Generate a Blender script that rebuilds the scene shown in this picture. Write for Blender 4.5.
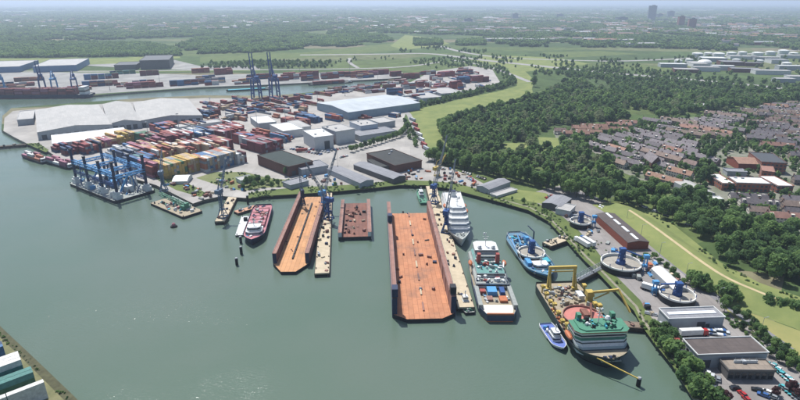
import bpy, math, random
from math import radians as R, sin, cos, pi, atan, atan2, hypot, sqrt
from mathutils import Vector, Matrix, noise
from mathutils.geometry import tessellate_polygon

for o in list(bpy.data.objects): bpy.data.objects.remove(o)
SC = bpy.context.scene
COL = SC.collection
# ------------------------------------------------------------------ camera
FPX, YH, HC = 533.0, 1.5, 152.0          # focal length in photo pixels, horizon row, flying height
PITCH = atan((200 - YH) / FPX)
cam = bpy.data.cameras.new('camera'); cam.sensor_width = 36; cam.lens = FPX / 800 * 36
cam.clip_start = 1; cam.clip_end = 120000
camo = bpy.data.objects.new('camera', cam); COL.objects.link(camo)
camo.location = (0, 0, HC); camo.rotation_euler = (pi / 2 - PITCH, 0, 0)
SC.camera = camo
# ------------------------------------------------------------------ light
SUN_EL, SUN_AZ = 60, -30                 # degrees; azimuth from straight ahead, minus = left
w = bpy.data.worlds.new('World'); SC.world = w; w.use_nodes = True
nt = w.node_tree; nt.nodes.clear()
sky = nt.nodes.new('ShaderNodeTexSky'); sky.sky_type = 'NISHITA'; sky.sun_disc = False
sky.sun_elevation = R(SUN_EL); sky.sun_rotation = R(SUN_AZ); sky.altitude = 100
sky.air_density = 1.0; sky.dust_density = 1.5; sky.ozone_density = 1.0
bg = nt.nodes.new('ShaderNodeBackground'); bg.inputs[1].default_value = 0.105
wo = nt.nodes.new('ShaderNodeOutputWorld')
nt.links.new(sky.outputs[0], bg.inputs[0]); nt.links.new(bg.outputs[0], wo.inputs[0])
sl = bpy.data.lights.new('sun', 'SUN'); sl.energy = 4.7; sl.angle = R(0.53); sl.color = (1, .975, .94)
slo = bpy.data.objects.new('sun', sl); COL.objects.link(slo)
sd = Vector((sin(R(SUN_AZ)) * cos(R(SUN_EL)), cos(R(SUN_AZ)) * cos(R(SUN_EL)), sin(R(SUN_EL))))
slo.rotation_euler = sd.to_track_quat('Z', 'Y').to_euler(); slo.location = sd * 400
vs = SC.view_settings
vs.view_transform = 'Standard'; vs.look = 'None'; vs.exposure = 0.46; vs.gamma = 1; vs.use_curve_mapping = False
SC.render.engine = 'CYCLES'
SC.cycles.use_denoising = True
SC.cycles.max_bounces = 5; SC.cycles.diffuse_bounces = 2; SC.cycles.glossy_bounces = 2
SC.cycles.transmission_bounces = 2; SC.cycles.volume_bounces = 0; SC.cycles.transparent_max_bounces = 8
SC.cycles.caustics_reflective = False; SC.cycles.caustics_refractive = False
# ------------------------------------------------------------------ helpers
GZ = 3.0                                  # quay level above the water
def gp(x, y, z=GZ):
    """world x, y of the point at height z that stands at photo pixel x, y"""
    u = (x - 400) / FPX; v = (200 - y) / FPX
    dy = cos(PITCH) + v * sin(PITCH); dz = -sin(PITCH) + v * cos(PITCH)
    t = (z - HC) / dz
    return (u * t, dy * t)
def gps(pts, z=GZ): return [gp(x, y, z) for x, y in pts]
def pxm(y): # photo pixels per metre at row y
    Y = gp(400, y)[1]; return FPX / (Y * cos(PITCH) + (HC - GZ) * sin(PITCH))

def lin(h):
    h = h.lstrip('#'); r = []
    for i in (0, 2, 4):
        c = int(h[i:i + 2], 16) / 255
        r.append(c / 12.92 if c <= .04045 else ((c + .055) / 1.055) ** 2.4)
    return tuple(r) + (1,)
MATS = {}
def mat(name, col, rough=.7, var=.25, scale=.4, metal=0, col2=None, objvar=0, spec=.3, detail=4, bump=0, rib=0):
    """a surface with two-scale noise between col and a darker/other tone, world-metre sized"""
    if name in MATS: return MATS[name]
    m = bpy.data.materials.new(name); m.use_nodes = True; t = m.node_tree
    b = t.nodes['Principled BSDF']
    b.inputs['Roughness'].default_value = rough; b.inputs['Metallic'].default_value = metal
    b.inputs['Specular IOR Level'].default_value = spec
    c = lin(col) if isinstance(col, str) else tuple(col) + (1,)
    c2 = (lin(col2) if isinstance(col2, str) else tuple(col2) + (1,)) if col2 else tuple(k * (1 - var) for k in c[:3]) + (1,)
    tc = t.nodes.new('ShaderNodeTexCoord'); 
    geo = t.nodes.new('ShaderNodeNewGeometry')
    n1 = t.nodes.new('ShaderNodeTexNoise'); n1.inputs['Scale'].default_value = scale
    n1.inputs['Detail'].default_value = detail; n1.inputs['Roughness'].default_value = .65
    t.links.new(geo.outputs['Position'], n1.inputs['Vector'])
    rp = t.nodes.new('ShaderNodeMapRange'); rp.inputs[1].default_value = .32; rp.inputs[2].default_value = .68
    t.links.new(n1.outputs[0], rp.inputs[0])
    mx = t.nodes.new('ShaderNodeMix'); mx.data_type = 'RGBA'
    mx.inputs[6].default_value = c; mx.inputs[7].default_value = c2
    t.links.new(rp.outputs[0], mx.inputs[0])
    out = mx.outputs[2]
    if objvar:
        oi = t.nodes.new('ShaderNodeObjectInfo')
        hs = t.nodes.new('ShaderNodeHueSaturation')
        mr = t.nodes.new('ShaderNodeMapRange'); mr.inputs[3].default_value = 1 - objvar; mr.inputs[4].default_value = 1 + objvar
        t.links.new(oi.outputs['Random'], mr.inputs[0]); t.links.new(mr.outputs[0], hs.inputs['Value'])
        mh = t.nodes.new('ShaderNodeMapRange'); mh.inputs[3].default_value = .5 - objvar * .07; mh.inputs[4].default_value = .5 + objvar * .07
        mm = t.nodes.new('ShaderNodeMath'); mm.operation = 'FRACT'; mu = t.nodes.new('ShaderNodeMath'); mu.operation = 'MULTIPLY'; mu.inputs[1].default_value = 7.31
        t.links.new(oi.outputs['Random'], mu.inputs[0]); t.links.new(mu.outputs[0], mm.inputs[0])
        t.links.new(mm.outputs[0], mh.inputs[0]); t.links.new(mh.outputs[0], hs.inputs['Hue'])
        t.links.new(out, hs.inputs['Color']); out = hs.outputs[0]
    if rib:     # seams between roof sheets, every rib metres, uneven in tone
        br = t.nodes.new('ShaderNodeTexBrick'); br.inputs['Scale'].default_value = 1; br.inputs['Brick Width'].default_value = rib; br.inputs['Row Height'].default_value = rib * 4.3; br.inputs['Mortar Size'].default_value = .1; br.offset = .5
        br.inputs['Color1'].default_value = (1, 1, 1, 1); br.inputs['Color2'].default_value = (.86, .87, .88, 1); br.inputs['Mortar'].default_value = (.7, .7, .7, 1)
        t.links.new(tc.outputs['Object'], br.inputs['Vector']); ml = t.nodes.new('ShaderNodeMix'); ml.data_type = 'RGBA'; ml.blend_type = 'MULTIPLY'; ml.inputs[0].default_value = 1
        t.links.new(out, ml.inputs[6]); t.links.new(br.outputs[0], ml.inputs[7]); out = ml.outputs[2]
    t.links.new(out, b.inputs['Base Color'])
    if bump:
        bp = t.nodes.new('ShaderNodeBump'); bp.inputs['Distance'].default_value = bump; bp.inputs['Strength'].default_value = .8
        t.links.new(n1.outputs[0], bp.inputs['Height']); t.links.new(bp.outputs[0], b.inputs['Normal'])
    MATS[name] = m
    return m

class MB:
    """collects faces of several materials and links them as one mesh object"""
    def __init__(s): s.v = []; s.f = []; s.m = []
    def add(s, vs_, fs_, m=0):
        k = len(s.v); s.v += [tuple(q) for q in vs_]
        for f in fs_: s.f.append([i + k for i in f]); s.m.append(m)
    def box(s, cx, cy, z0, sx, sy, sz, rot=0, m=0, top=None, taper=1.0):
        c, n = cos(rot), sin(rot); pts = []
        for z, k in ((z0, 1), (z0 + sz, taper)):
            for a, b in ((-1, -1), (1, -1), (1, 1), (-1, 1)):
                x, y = a * sx / 2 * k, b * sy / 2 * k
                pts.append((cx + x * c - y * n, cy + x * n + y * c, z))
        s.add(pts, [(0, 3, 2, 1), (0, 1, 5, 4), (1, 2, 6, 5), (2, 3, 7, 6), (3, 0, 4, 7)], m)
        s.add(pts[4:], [(0, 1, 2, 3)], m if top is None else top)
        return s
    def prism(s, poly, z0, z1, m=0, top=None, bottom=True):
        n = len(poly)
        ar = sum(poly[i][0] * poly[(i + 1) % n][1] - poly[(i + 1) % n][0] * poly[i][1] for i in range(n))
        if ar < 0: poly = poly[::-1]
        a = [(x, y, z0) for x, y in poly]; b = [(x, y, z1) for x, y in poly]
        s.add(a + b, [(i, (i + 1) % n, n + (i + 1) % n, n + i) for i in range(n)], m)
        s.add(b, [tuple(range(n))], m if top is None else top)
        if bottom: s.add(a, [tuple(range(n))[::-1]], m)
        return s
    def tube(s, p, q, r, r2=None, n=6, m=0):
        p, q = Vector(p), Vector(q); d = (q - p)
        if d.length < 1e-6: return s
        d.normalize(); a = d.orthogonal().normalized(); b = d.cross(a); r2 = r if r2 is None else r2
        v = [p + (a * cos(2 * pi * i / n) + b * sin(2 * pi * i / n)) * r for i in range(n)]
        v += [q + (a * cos(2 * pi * i / n) + b * sin(2 * pi * i / n)) * r2 for i in range(n)]
        s.add(v, [(i, (i + 1) % n, n + (i + 1) % n, n + i) for i in range(n)] + [tuple(range(n))[::-1], tuple(range(n, 2 * n))], m)
        return s
    def beam(s, p, q, wd, ht=None, m=0):
        ht = wd if ht is None else ht
        p, q = Vector(p), Vector(q); d = (q - p)
        if d.length < 1e-6: return s
        d.normalize()
        a = d.cross(Vector((0, 0, 1)))
        a = Vector((1, 0, 0)) if a.length < 1e-3 else a.normalized()
        b = a.cross(d)
        v = [e + a * i * wd / 2 + b * j * ht / 2 for e in (p, q) for i, j in ((-1, -1), (1, -1), (1, 1), (-1, 1))]
        s.add(v, [(0, 1, 5, 4), (1, 2, 6, 5), (2, 3, 7, 6), (3, 0, 4, 7), (3, 2, 1, 0), (4, 5, 6, 7)], m)
        return s
    def lathe(s, prof, cx=0, cy=0, n=24, m=0):
        v = [(cx + r * cos(2 * pi * i / n), cy + r * sin(2 * pi * i / n), z) for r, z in prof for i in range(n)]
        s.add(v, [(j * n + i, j * n + (i + 1) % n, (j + 1) * n + (i + 1) % n, (j + 1) * n + i) for j in range(len(prof) - 1) for i in range(n)], m)
        return s
    def lattice(s, p, q, wd, r=.12, bays=8, m=0, wd2=None):
        """four chords with zigzag bracing from p to q"""
        p, q = Vector(p), Vector(q); d = (q - p).normalized(); wd2 = wd if wd2 is None else wd2
        a = d.cross(Vector((0, 0, 1))); a = Vector((1, 0, 0)) if a.length < 1e-3 else a.normalized(); b = a.cross(d)
        def cn(t, k):
            i, j = ((-1, -1), (1, -1), (1, 1), (-1, 1))[k % 4]; ww = wd + (wd2 - wd) * t
            return p + (q - p) * t + (a * i + b * j) * ww / 2
        for k in range(4):
            s.beam(cn(0, k), cn(1, k), r * 2, r * 2, m)
            for g in range(bays):
                s.beam(cn(g / bays, k + g % 2), cn((g + 1) / bays, k + (g + 1) % 2), r * 1.2, r * 1.2, m)
        return s
    def mesh(s, name, mats):
        me = bpy.data.meshes.new(name); me.from_pydata(s.v, [], s.f)
        for q in (mats if isinstance(mats, (list, tuple)) else [mats]): me.materials.append(q)
        me.polygons.foreach_set('material_index', s.m); me.update()
        return me
    def build(s, name, mats, parent=None, loc=None, rz=0, **kw):
        o = bpy.data.objects.new(name, s.mesh(name, mats)); COL.objects.link(o); o.parent = parent
        if loc: o.location = loc
        o.rotation_euler.z = rz
        tag(o, **kw)
        return o
def tag(o, label=None, cat=None, group=None, kind=None):
    if label: o['label'] = label
    if cat: o['category'] = cat
    if group: o['group'] = group
    if kind: o['kind'] = kind
    return o
def thing(name, label, cat, loc=(0, 0, 0), rz=0, group=None):
    o = bpy.data.objects.new(name, None); COL.objects.link(o)
    o.empty_display_size = .5; o.location = loc; o.rotation_euler = (0, 0, rz)
    return tag(o, label, cat, group)
def place(me, name, parent=None, loc=(0, 0, 0), rz=0, **kw):
    o = bpy.data.objects.new(name, me); COL.objects.link(o); o.parent = parent
    o.location = loc; o.rotation_euler = (0, 0, rz); return tag(o, **kw)
KIDS = {}
def dup(root, loc, rz, **kw):
    def cp(o, par):
        c = o.copy(); COL.objects.link(c); c.parent = par
        for ch in o.children: cp(ch, c)
        return c
    r = cp(root, None); r.location = loc; r.rotation_euler = (0, 0, rz); return tag(r, **kw)
def sheet(name, poly, z, m, holes=(), **kw):
    loops = [[Vector((x, y, 0)) for x, y in q] for q in [poly] + list(holes)]
    flat = [p for q in loops for p in q]
    tr = tessellate_polygon(loops); fs = []
    for a, b, c in tr:
        A, B, C = flat[a], flat[b], flat[c]
        cr = (B - A).cross(C - A).z
        if abs(cr) < 1e-9: continue
        fs.append((a, b, c) if cr > 0 else (a, c, b))
    me = bpy.data.meshes.new(name); me.from_pydata([(p.x, p.y, z) for p in flat], [], fs); me.materials.append(m)
    o = bpy.data.objects.new(name, me); COL.objects.link(o)
    kw.setdefault('kind', 'structure'); return tag(o, **kw)
def inpoly(x, y, P):
    r = False; n = len(P); j = n - 1
    for i in range(n):
        xi, yi = P[i]; xj, yj = P[j]
        if (yi > y) != (yj > y) and x < (xj - xi) * (y - yi) / (yj - yi) + xi: r = not r
        j = i
    return r
def ribbon(name, pts, wd, z, m, **kw):
    """a flat strip of even width along a path of world points"""
    L, Rr = [], []
    for i, p in enumerate(pts):
        a = pts[max(i - 1, 0)]; b = pts[min(i + 1, len(pts) - 1)]
        dx, dy = b[0] - a[0], b[1] - a[1]; d = hypot(dx, dy) or 1
        L.append((p[0] - dy / d * wd / 2, p[1] + dx / d * wd / 2)); Rr.append((p[0] + dy / d * wd / 2, p[1] - dx / d * wd / 2))
    n = len(pts); me = bpy.data.meshes.new(name)
    me.from_pydata([(x, y, z) for x, y in L + Rr], [], [(i, n + i, n + i + 1, i + 1) for i in range(n - 1)])
    me.materials.append(m); o = bpy.data.objects.new(name, me); COL.objects.link(o)
    kw.setdefault('kind', 'structure'); return tag(o, **kw)
def smooth(pts, k=3):
    for _ in range(k):
        q = [pts[0]]
        for a, b in zip(pts, pts[1:]):
            q += [(a[0] * .75 + b[0] * .25, a[1] * .75 + b[1] * .25), (a[0] * .25 + b[0] * .75, a[1] * .25 + b[1] * .75)]
        pts = q + [pts[-1]]
    return pts
def along(pts, step):
    out = []; acc = 0
    for a, b in zip(pts, pts[1:]):
        d = hypot(b[0] - a[0], b[1] - a[1]); t = acc
        while t < d: out.append((a[0] + (b[0] - a[0]) * t / d, a[1] + (b[1] - a[1]) * t / d, atan2(b[1] - a[1], b[0] - a[0]))); t += step
        acc = t - d
    return out
def rect(nl, nr, fr, fl, z):
    """best rectangle (centre x, y, width, depth, angle) for four photo corners lying at height z"""
    A, B, C, D = (gp(*q, z) for q in (nl, nr, fr, fl))
    ux, uy = (B[0] - A[0] + C[0] - D[0]) / 2, (B[1] - A[1] + C[1] - D[1]) / 2
    wx, wy = (D[0] - A[0] + C[0] - B[0]) / 2, (D[1] - A[1] + C[1] - B[1]) / 2
    W, Dp = hypot(ux, uy), hypot(wx, wy)
    a1 = atan2(uy, ux); a2 = atan2(wy, wx) - pi / 2
    while a2 - a1 > pi: a2 -= 2 * pi
    while a2 - a1 < -pi: a2 += 2 * pi
    a = (a1 * W + a2 * Dp) / (W + Dp)
    return (sum(p[0] for p in (A, B, C, D)) / 4, sum(p[1] for p in (A, B, C, D)) / 4, W, Dp, a)
# ================================================================== the setting
rng = random.Random(7)
def ground_mat():
    m = bpy.data.materials.new('ground_green'); m.use_nodes = True; t = m.node_tree; b = t.nodes['Principled BSDF']
    b.inputs['Roughness'].default_value = .95; b.inputs['Specular IOR Level'].default_value = .1
    geo = t.nodes.new('ShaderNodeNewGeometry')
    mp = t.nodes.new('ShaderNodeMapping'); mp.inputs['Rotation'].default_value = (0, 0, R(18)); mp.inputs['Scale'].default_value = (1 / 420, 1 / 160, 1)
    t.links.new(geo.outputs['Position'], mp.inputs[0])
    vo = t.nodes.new('ShaderNodeTexVoronoi'); vo.inputs['Scale'].default_value = 1; vo.inputs['Randomness'].default_value = .8
    t.links.new(mp.outputs[0], vo.inputs['Vector'])
    sp = t.nodes.new('ShaderNodeSeparateColor'); t.links.new(vo.outputs['Color'], sp.inputs[0])
    cr = t.nodes.new('ShaderNodeValToRGB'); cr.color_ramp.interpolation = 'CONSTANT'
    e = cr.color_ramp.elements; e[0].color = (.055, .085, .030, 1); e[1].position = .25; e[1].color = (.085, .115, .040, 1)
    for p_, c_ in ((.45, (.055, .085, .032, 1)), (.62, (.115, .13, .06, 1)), (.75, (.065, .10, .034, 1)), (.9, (.15, .14, .085, 1))):
        q = e.new(p_); q.color = c_
    t.links.new(sp.outputs[0], cr.inputs[0])
    n = t.nodes.new('ShaderNodeTexNoise'); n.inputs['Scale'].default_value = .03; n.inputs['Detail'].default_value = 8; n.inputs['Roughness'].default_value = .7
    t.links.new(geo.outputs['Position'], n.inputs['Vector'])
    mr = t.nodes.new('ShaderNodeMapRange'); mr.inputs[1].default_value = .3; mr.inputs[2].default_value = .7; mr.inputs[3].default_value = .6; mr.inputs[4].default_value = 1.35
    t.links.new(n.outputs[0], mr.inputs[0])
    mx = t.nodes.new('ShaderNodeMix'); mx.data_type = 'RGBA'; mx.blend_type = 'MULTIPLY'; mx.inputs[0].default_value = 1
    t.links.new(cr.outputs[0], mx.inputs[6]); t.links.new(mr.outputs[0], mx.inputs[7]); t.links.new(mx.outputs[2], b.inputs['Base Color'])
    return m
def water_mat():
    m = bpy.data.materials.new('harbour_water'); m.use_nodes = True; t = m.node_tree; b = t.nodes['Principled BSDF']
    b.inputs['Roughness'].default_value = .12; b.inputs['IOR'].default_value = 1.33
    geo = t.nodes.new('ShaderNodeNewGeometry')
    nb = t.nodes.new('ShaderNodeTexNoise'); nb.inputs['Scale'].default_value = .009; nb.inputs['Detail'].default_value = 3
    t.links.new(geo.outputs['Position'], nb.inputs['Vector'])
    mx = t.nodes.new('ShaderNodeMix'); mx.data_type = 'RGBA'
    mx.inputs[6].default_value = (.080, .120, .090, 1); mx.inputs[7].default_value = (.094, .127, .100, 1)
    mr = t.nodes.new('ShaderNodeMapRange'); mr.inputs[1].default_value = .38; mr.inputs[2].default_value = .62
    t.links.new(nb.outputs[0], mr.inputs[0]); t.links.new(mr.outputs[0], mx.inputs[0]); t.links.new(mx.outputs[2], b.inputs['Base Color'])
    mp = t.nodes.new('ShaderNodeMapping'); mp.inputs['Rotation'].default_value = (0, 0, R(35)); mp.inputs['Scale'].default_value = (.55, 1, 1)
    t.links.new(geo.outputs['Position'], mp.inputs[0])
    n1 = t.nodes.new('ShaderNodeTexNoise'); n1.inputs['Scale'].default_value = .95; n1.inputs['Detail'].default_value = 5; n1.inputs['Roughness'].default_value = .62
    t.links.new(mp.outputs[0], n1.inputs['Vector'])
    # wind patches: the ripples are stronger in the open basin than in the lee
    n2 = t.nodes.new('ShaderNodeTexNoise'); n2.inputs['Scale'].default_value = .022; n2.inputs['Detail'].default_value = 5; n2.inputs['Distortion'].default_value = .6
    t.links.new(mp.outputs[0], n2.inputs['Vector'])
    m2 = t.nodes.new('ShaderNodeMapRange'); m2.inputs[1].default_value = .35; m2.inputs[2].default_value = .65; m2.inputs[3].default_value = .3; m2.inputs[4].default_value = .9
    t.links.new(n2.outputs[0], m2.inputs[0])
    bp = t.nodes.new('ShaderNodeBump'); bp.inputs['Distance'].default_value = .22
    t.links.new(m2.outputs[0], bp.inputs['Strength']); t.links.new(n1.outputs[0], bp.inputs['Height']); t.links.new(bp.outputs[0], b.inputs['Normal'])
    return m
M_GROUND = ground_mat()
M_WATER = water_mat()
M_STONE = mat('bank_stone', '#8b8676', .9, .4, .5)
M_PAVE = mat('quay_paving', '#a5a19b', .9, .36, .035, detail=10, rib=11)
M_YARD = mat('yard_paving', '#948f8b', .9, .38, .04, detail=8, rib=7)
M_ASPH = mat('asphalt', '#77767a', .9, .2, .1)
M_ROAD = mat('road_concrete', '#918f8c', .9, .2, .1)
M_GRASS = mat('grass', (.12, .15, .05), .95, 0, .05, col2=(.07, .10, .036), detail=8, spec=.1)
M_DIKE = mat('dike_grass', (.20, .22, .08), .95, 0, .05, col2=(.12, .155, .055), detail=8, spec=.1)
M_DRY = mat('dry_grass', (.29, .255, .105), .95, 0, .03, col2=(.19, .2, .075), detail=8, spec=.1)
M_TOWN = mat('town_ground', '#85807a', .95, 0, .06, col2='#4c5a3a', detail=6)
M_TRACK = mat('dirt_track', '#b3a37f', .95, .25, .2)
M_SAND = mat('sandy_ground', '#989793', .95, .38, .03, rib=14)
M_LAKE = mat('pale_lake', '#9fb4c2', .2, .1, .01)

near_bank = [(-74, 120)] + gps([(72, 400), (0, 330)], 0) + [(-700, 612), (-1300, 640), (-1300, 760)]
canal_far = gps([(-20, 97.5), (0, 97.5), (95, 97), (125, 94.5), (200, 89), (260, 86.5), (330, 83), (390, 79.5), (410, 78)], 0)
canal_near = gps([(412, 80.5), (395, 84), (365, 88.5), (335, 91), (320, 93), (290, 96), (262, 97.5), (205, 97), (140, 100), (60, 106), (12, 110), (3, 118), (2, 132), (14, 139), (26, 145), (46, 152)], 0)
basin = gps([(58, 160), (75, 167), (110, 173), (155, 187), (175, 197), (193, 206), (205, 202), (222, 198.5), (245, 200), (262, 197), (300, 195), (340, 192), (372, 189), (400, 186), (425, 186), (447, 189), (470, 195), (500, 203), (528, 211), (548, 222), (563, 238), (585, 262), (600, 276), (618, 295), (634, 312), (641, 326), (655, 345), (672, 366), (693, 400)], 0)
SHORE = [(-74, -120)] + near_bank + canal_far + canal_near + basin + [(118, 100), (118, -120)]
NEAR = [(-2600, -400), (2600, -400), (2600, 3600), (-2600, 3600)]
g = sheet('ground', NEAR, GZ, M_GROUND, holes=[SHORE])
me = g.data                                # add the ring that reaches the horizon, and the bank walls
mb = MB(); mb.v = [tuple(v.co) for v in me.vertices]; mb.f = [list(p.vertices) for p in me.polygons]; mb.m = [0] * len(mb.f)
BIG = [(-45000, -3000), (45000, -3000), (45000, 60000), (-45000, 60000)]
k = len(mb.v); mb.v += [(x, y, GZ) for x, y in BIG]
mb.f += [[k + i, k + (i + 1) % 4, (i + 1) % 4, i] for i in range(4)]; mb.m += [0] * 4
n = len(SHORE)
mb.add([(x, y, GZ) for x, y in SHORE] + [(x, y, -2.5) for x, y in SHORE], [(i, (i + 1) % n, n + (i + 1) % n, n + i) for i in range(n)], 1)
g.data = mb.mesh('ground', [M_GROUND, M_STONE]); bpy.data.meshes.remove(me)
sheet('water', [(-1500, -300), (400, -300), (400, 1400), (-1500, 1400)], 0, M_WATER)

def S(name, px, dz, m, **kw): return sheet(name, gps(px), GZ + dz, m, **kw)
# container terminal and shipyard paving
S('terminal_paving', [(13, 111), (60, 107), (140, 101), (205, 98), (262, 98.5), (290, 97), (320, 94), (335, 92), (365, 89.5), (395, 85), (411, 82), (430, 72), (470, 66), (492, 69), (500, 82), (470, 92), (440, 100), (408, 108), (404, 118), (425, 152), (432, 163), (450, 168), (470, 176), (488, 186), (470, 190), (445, 186.5), (425, 182), (400, 182.5), (372, 186), (340, 189), (300, 192), (262, 194), (245, 198), (222, 196), (205, 199.5), (193, 203.5), (176, 195), (156, 185), (110, 171.5), (76, 165.5), (59, 158.5), (47, 150.5), (27, 143.5), (15, 137.5), (3.5, 131), (4.5, 118)], .02, M_PAVE)
S('far_quay_paving', [(-20, 94.5), (0, 94.5), (95, 94), (125, 92), (200, 87), (260, 85), (330, 81.5), (390, 78.5), (408, 77), (400, 71), (330, 72.5), (200, 75), (100, 72), (60, 70), (0, 72), (-20, 72)], .02, M_SAND)
S('far_storage_yard', [(60, 64), (130, 68), (200, 70), (260, 70.5), (260, 66), (200, 66), (175, 60), (120, 60)], .02, M_SAND)
# shipyard bank grass with trees, left and centre
S('bank_grass', [(246, 199), (262, 196), (300, 194), (340, 191), (372, 188), (400, 185), (425, 185.2), (447, 188.2), (470, 194), (500, 202), (528, 210), (548, 221), (563, 237), (585, 261), (600, 275), (618, 294), (634, 311), (641, 325), (655, 344), (672, 365), (693, 399), (712, 399), (694, 372), (672, 345), (654, 322), (640, 300), (615, 275), (592, 247), (576, 229), (560, 216), (540, 205), (505, 196), (478, 189), (455, 183), (430, 181), (400, 180), (360, 184), (330, 186), (300, 187), (270, 190), (250, 193)], .04, M_GRASS)
S('wharf_lawn', [(150, 176), (158, 180), (176, 190), (200, 197), (207, 194), (196, 187), (178, 180), (165, 175)], .04, M_GRASS)
S('yard_lawn', [(196, 178), (214, 172), (245, 172), (268, 178), (300, 181), (303, 186), (262, 188), (244, 191), (226, 188)], .045, mat('scrub_grass', (.16, .17, .075), .95, 0, .06, col2=(.09, .12, .04), detail=8))
S('point_grass', [(26, 143.5), (38, 143), (49, 150), (46, 152.3)], .05, M_GRASS)
# right-hand yard
S('cable_yard', [(522, 196), (545, 189), (566, 184), (598, 198), (622, 208), (640, 222), (657, 246), (667, 258), (700, 285), (742, 322), (790, 358), (830, 395), (850, 420), (712, 420), (700, 385), (682, 360), (664, 335), (645, 308), (620, 281), (596, 250), (579, 231), (563, 217), (545, 207)], .03, M_YARD)
S('lawn', [(505, 197), (517, 189.5), (545, 193), (560, 200), (548, 205)], .05, M_DIKE)
# road behind the brick shed and the dike
dike_px = [(606, 203), (625, 213), (650, 230), (675, 249), (700, 268), (725, 285), (760, 300), (800, 316), (840, 334)]
S('dike_foot', [(614, 205), (640, 206), (665, 218), (690, 238), (720, 262), (760, 283), (800, 297), (840, 312), (860, 350), (800, 330), (760, 316), (735, 308), (700, 285), (668, 258), (650, 240), (632, 222)], .06, M_DIKE)
S('dry_field', [(702, 287), (737, 309), (762, 317), (800, 331), (860, 352), (880, 400), (800, 362), (770, 340), (735, 318)], .07, M_DRY)
ribbon('road', smooth(gps([(560, 187), (600, 199), (625, 214), (642, 233), (660, 252), (690, 276), (716, 298), (745, 318), (790, 350)])), 5, GZ + .10, M_ASPH)
ribbon('shore_kerb', [(x + .9, y + .4) for x, y in basin[17:]], 1.5, GZ + .065, M_STONE)
def berm(name, px, h, top, slope, m, mtop):
    P = smooth(gps(px), 2); V = []; n = len(P)
    for i, p in enumerate(P):
        a = P[max(i - 1, 0)]; b = P[min(i + 1, n - 1)]; dx, dy = b[0] - a[0], b[1] - a[1]; d = hypot(dx, dy)
        nx, ny = -dy / d, dx / d; e = min(1, i / 4, (n - 1 - i) / 4)
        for s_, z in ((-top / 2 - slope, .05), (-top / 2, h), (top / 2, h), (top / 2 + slope, .05)):
            wob = noise.noise(Vector((p[0] * .03, p[1] * .03, s_))) * 1.5
            V.append((p[0] + nx * (s_ + wob), p[1] + ny * (s_ + wob), GZ + max(z * max(e, .02), .05)))
    mb = MB(); mb.add(V, [(4 * i + j, 4 * i + 4 + j, 4 * i + 5 + j, 4 * i + 1 + j) for i in range(n - 1) for j in range(3)], 0)
    o = mb.build(name, [m], kind='structure')
    o.data.polygons.foreach_set('use_smooth', [True] * len(o.data.polygons)); 
    return P
dP = berm('dike', dike_px, 4.2, 5, 11, M_DIKE, M_TRACK)
ribbon('dike_track', dP[6:-2], 2.2, GZ + 4.26, M_TRACK)
# the upper grass dike beside the access road
S('upper_dike_grass', [(410, 112), (425, 107.5), (460, 99), (500, 91), (517, 86), (516, 78), (508, 70), (512, 66), (526, 72), (534, 80), (532, 89), (534, 97), (517, 104), (490, 110), (463, 117), (443, 126), (444, 132), (448, 140), (452, 150), (440, 158), (428, 154), (418, 134)], .06, M_DIKE)
ribbon('access_road', smooth(gps([(398, 113), (405, 111), (409, 114), (412, 122), (420, 138), (429, 156), (440, 168)])), 7, GZ + .09, M_ROAD)
ribbon('dike_road', smooth(gps([(452, 60), (478, 64), (500, 70), (530, 82)])), 12, GZ + .10, M_ROAD)
S('hay_meadow', [(480, 55), (520, 56), (560, 58), (590, 64), (545, 70), (520, 72), (500, 66), (470, 60)], .05, M_DIKE)
S('wood_lawn', [(503, 143), (526, 143), (531, 151), (507, 152)], .06, M_DIKE)
S('park_lawn', [(538, 137), (558, 138), (561, 151), (541, 152)], .06, M_DIKE)
# far roads and fields
ribbon('motorway', smooth(gps([(300, 55), (395, 54), (430, 53), (480, 60), (540, 66), (600, 72), (660, 77), (720, 82), (800, 90), (860, 98)])), 26, GZ + .12, M_ROAD)
ribbon('parallel_road', smooth(gps([(440, 46), (460, 52), (500, 58), (560, 60), (640, 62), (800, 50)])), 20, GZ + .14, M_ROAD)
ribbon('yard_road', smooth(gps([(-20, 71), (100, 71.5), (200, 70), (300, 69.5), (400, 68), (440, 62)])), 14, GZ + .13, M_ROAD)
ribbon('lane', smooth(gps([(350, 58), (348, 62), (358, 68)])), 10, GZ + .15, M_ROAD)
for i, q in enumerate([[(0, 59), (120, 58), (180, 54), (180, 58), (130, 63), (0, 68)], [(200, 57), (300, 53), (395, 43), (400, 50), (300, 58), (200, 62)], [(150, 42), (175, 47), (180, 54), (160, 48)],
                       [(405, 35), (435, 38), (450, 44), (405, 50), (390, 46)], [(540, 52), (600, 51), (640, 54), (560, 58)], [(600, 62), (680, 68), (660, 72), (600, 66)], [(20, 70), (120, 70.5), (260, 70), (260, 71), (100, 72.5), (20, 72)]]):
    S('meadow', q, .03 + .002 * i, [M_DIKE, M_GRASS, M_DRY, M_DIKE, M_GRASS, M_GRASS, M_GRASS][i])
for q in ([(-40, 11.4), (60, 11.4), (170, 11.2), (170, 11.9), (60, 12.2), (-40, 12.4)], [(520, 2.6), (860, 2.4), (860, 3.2), (560, 3.3)]):
    S('far_lake', q, .4, M_LAKE)
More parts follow.
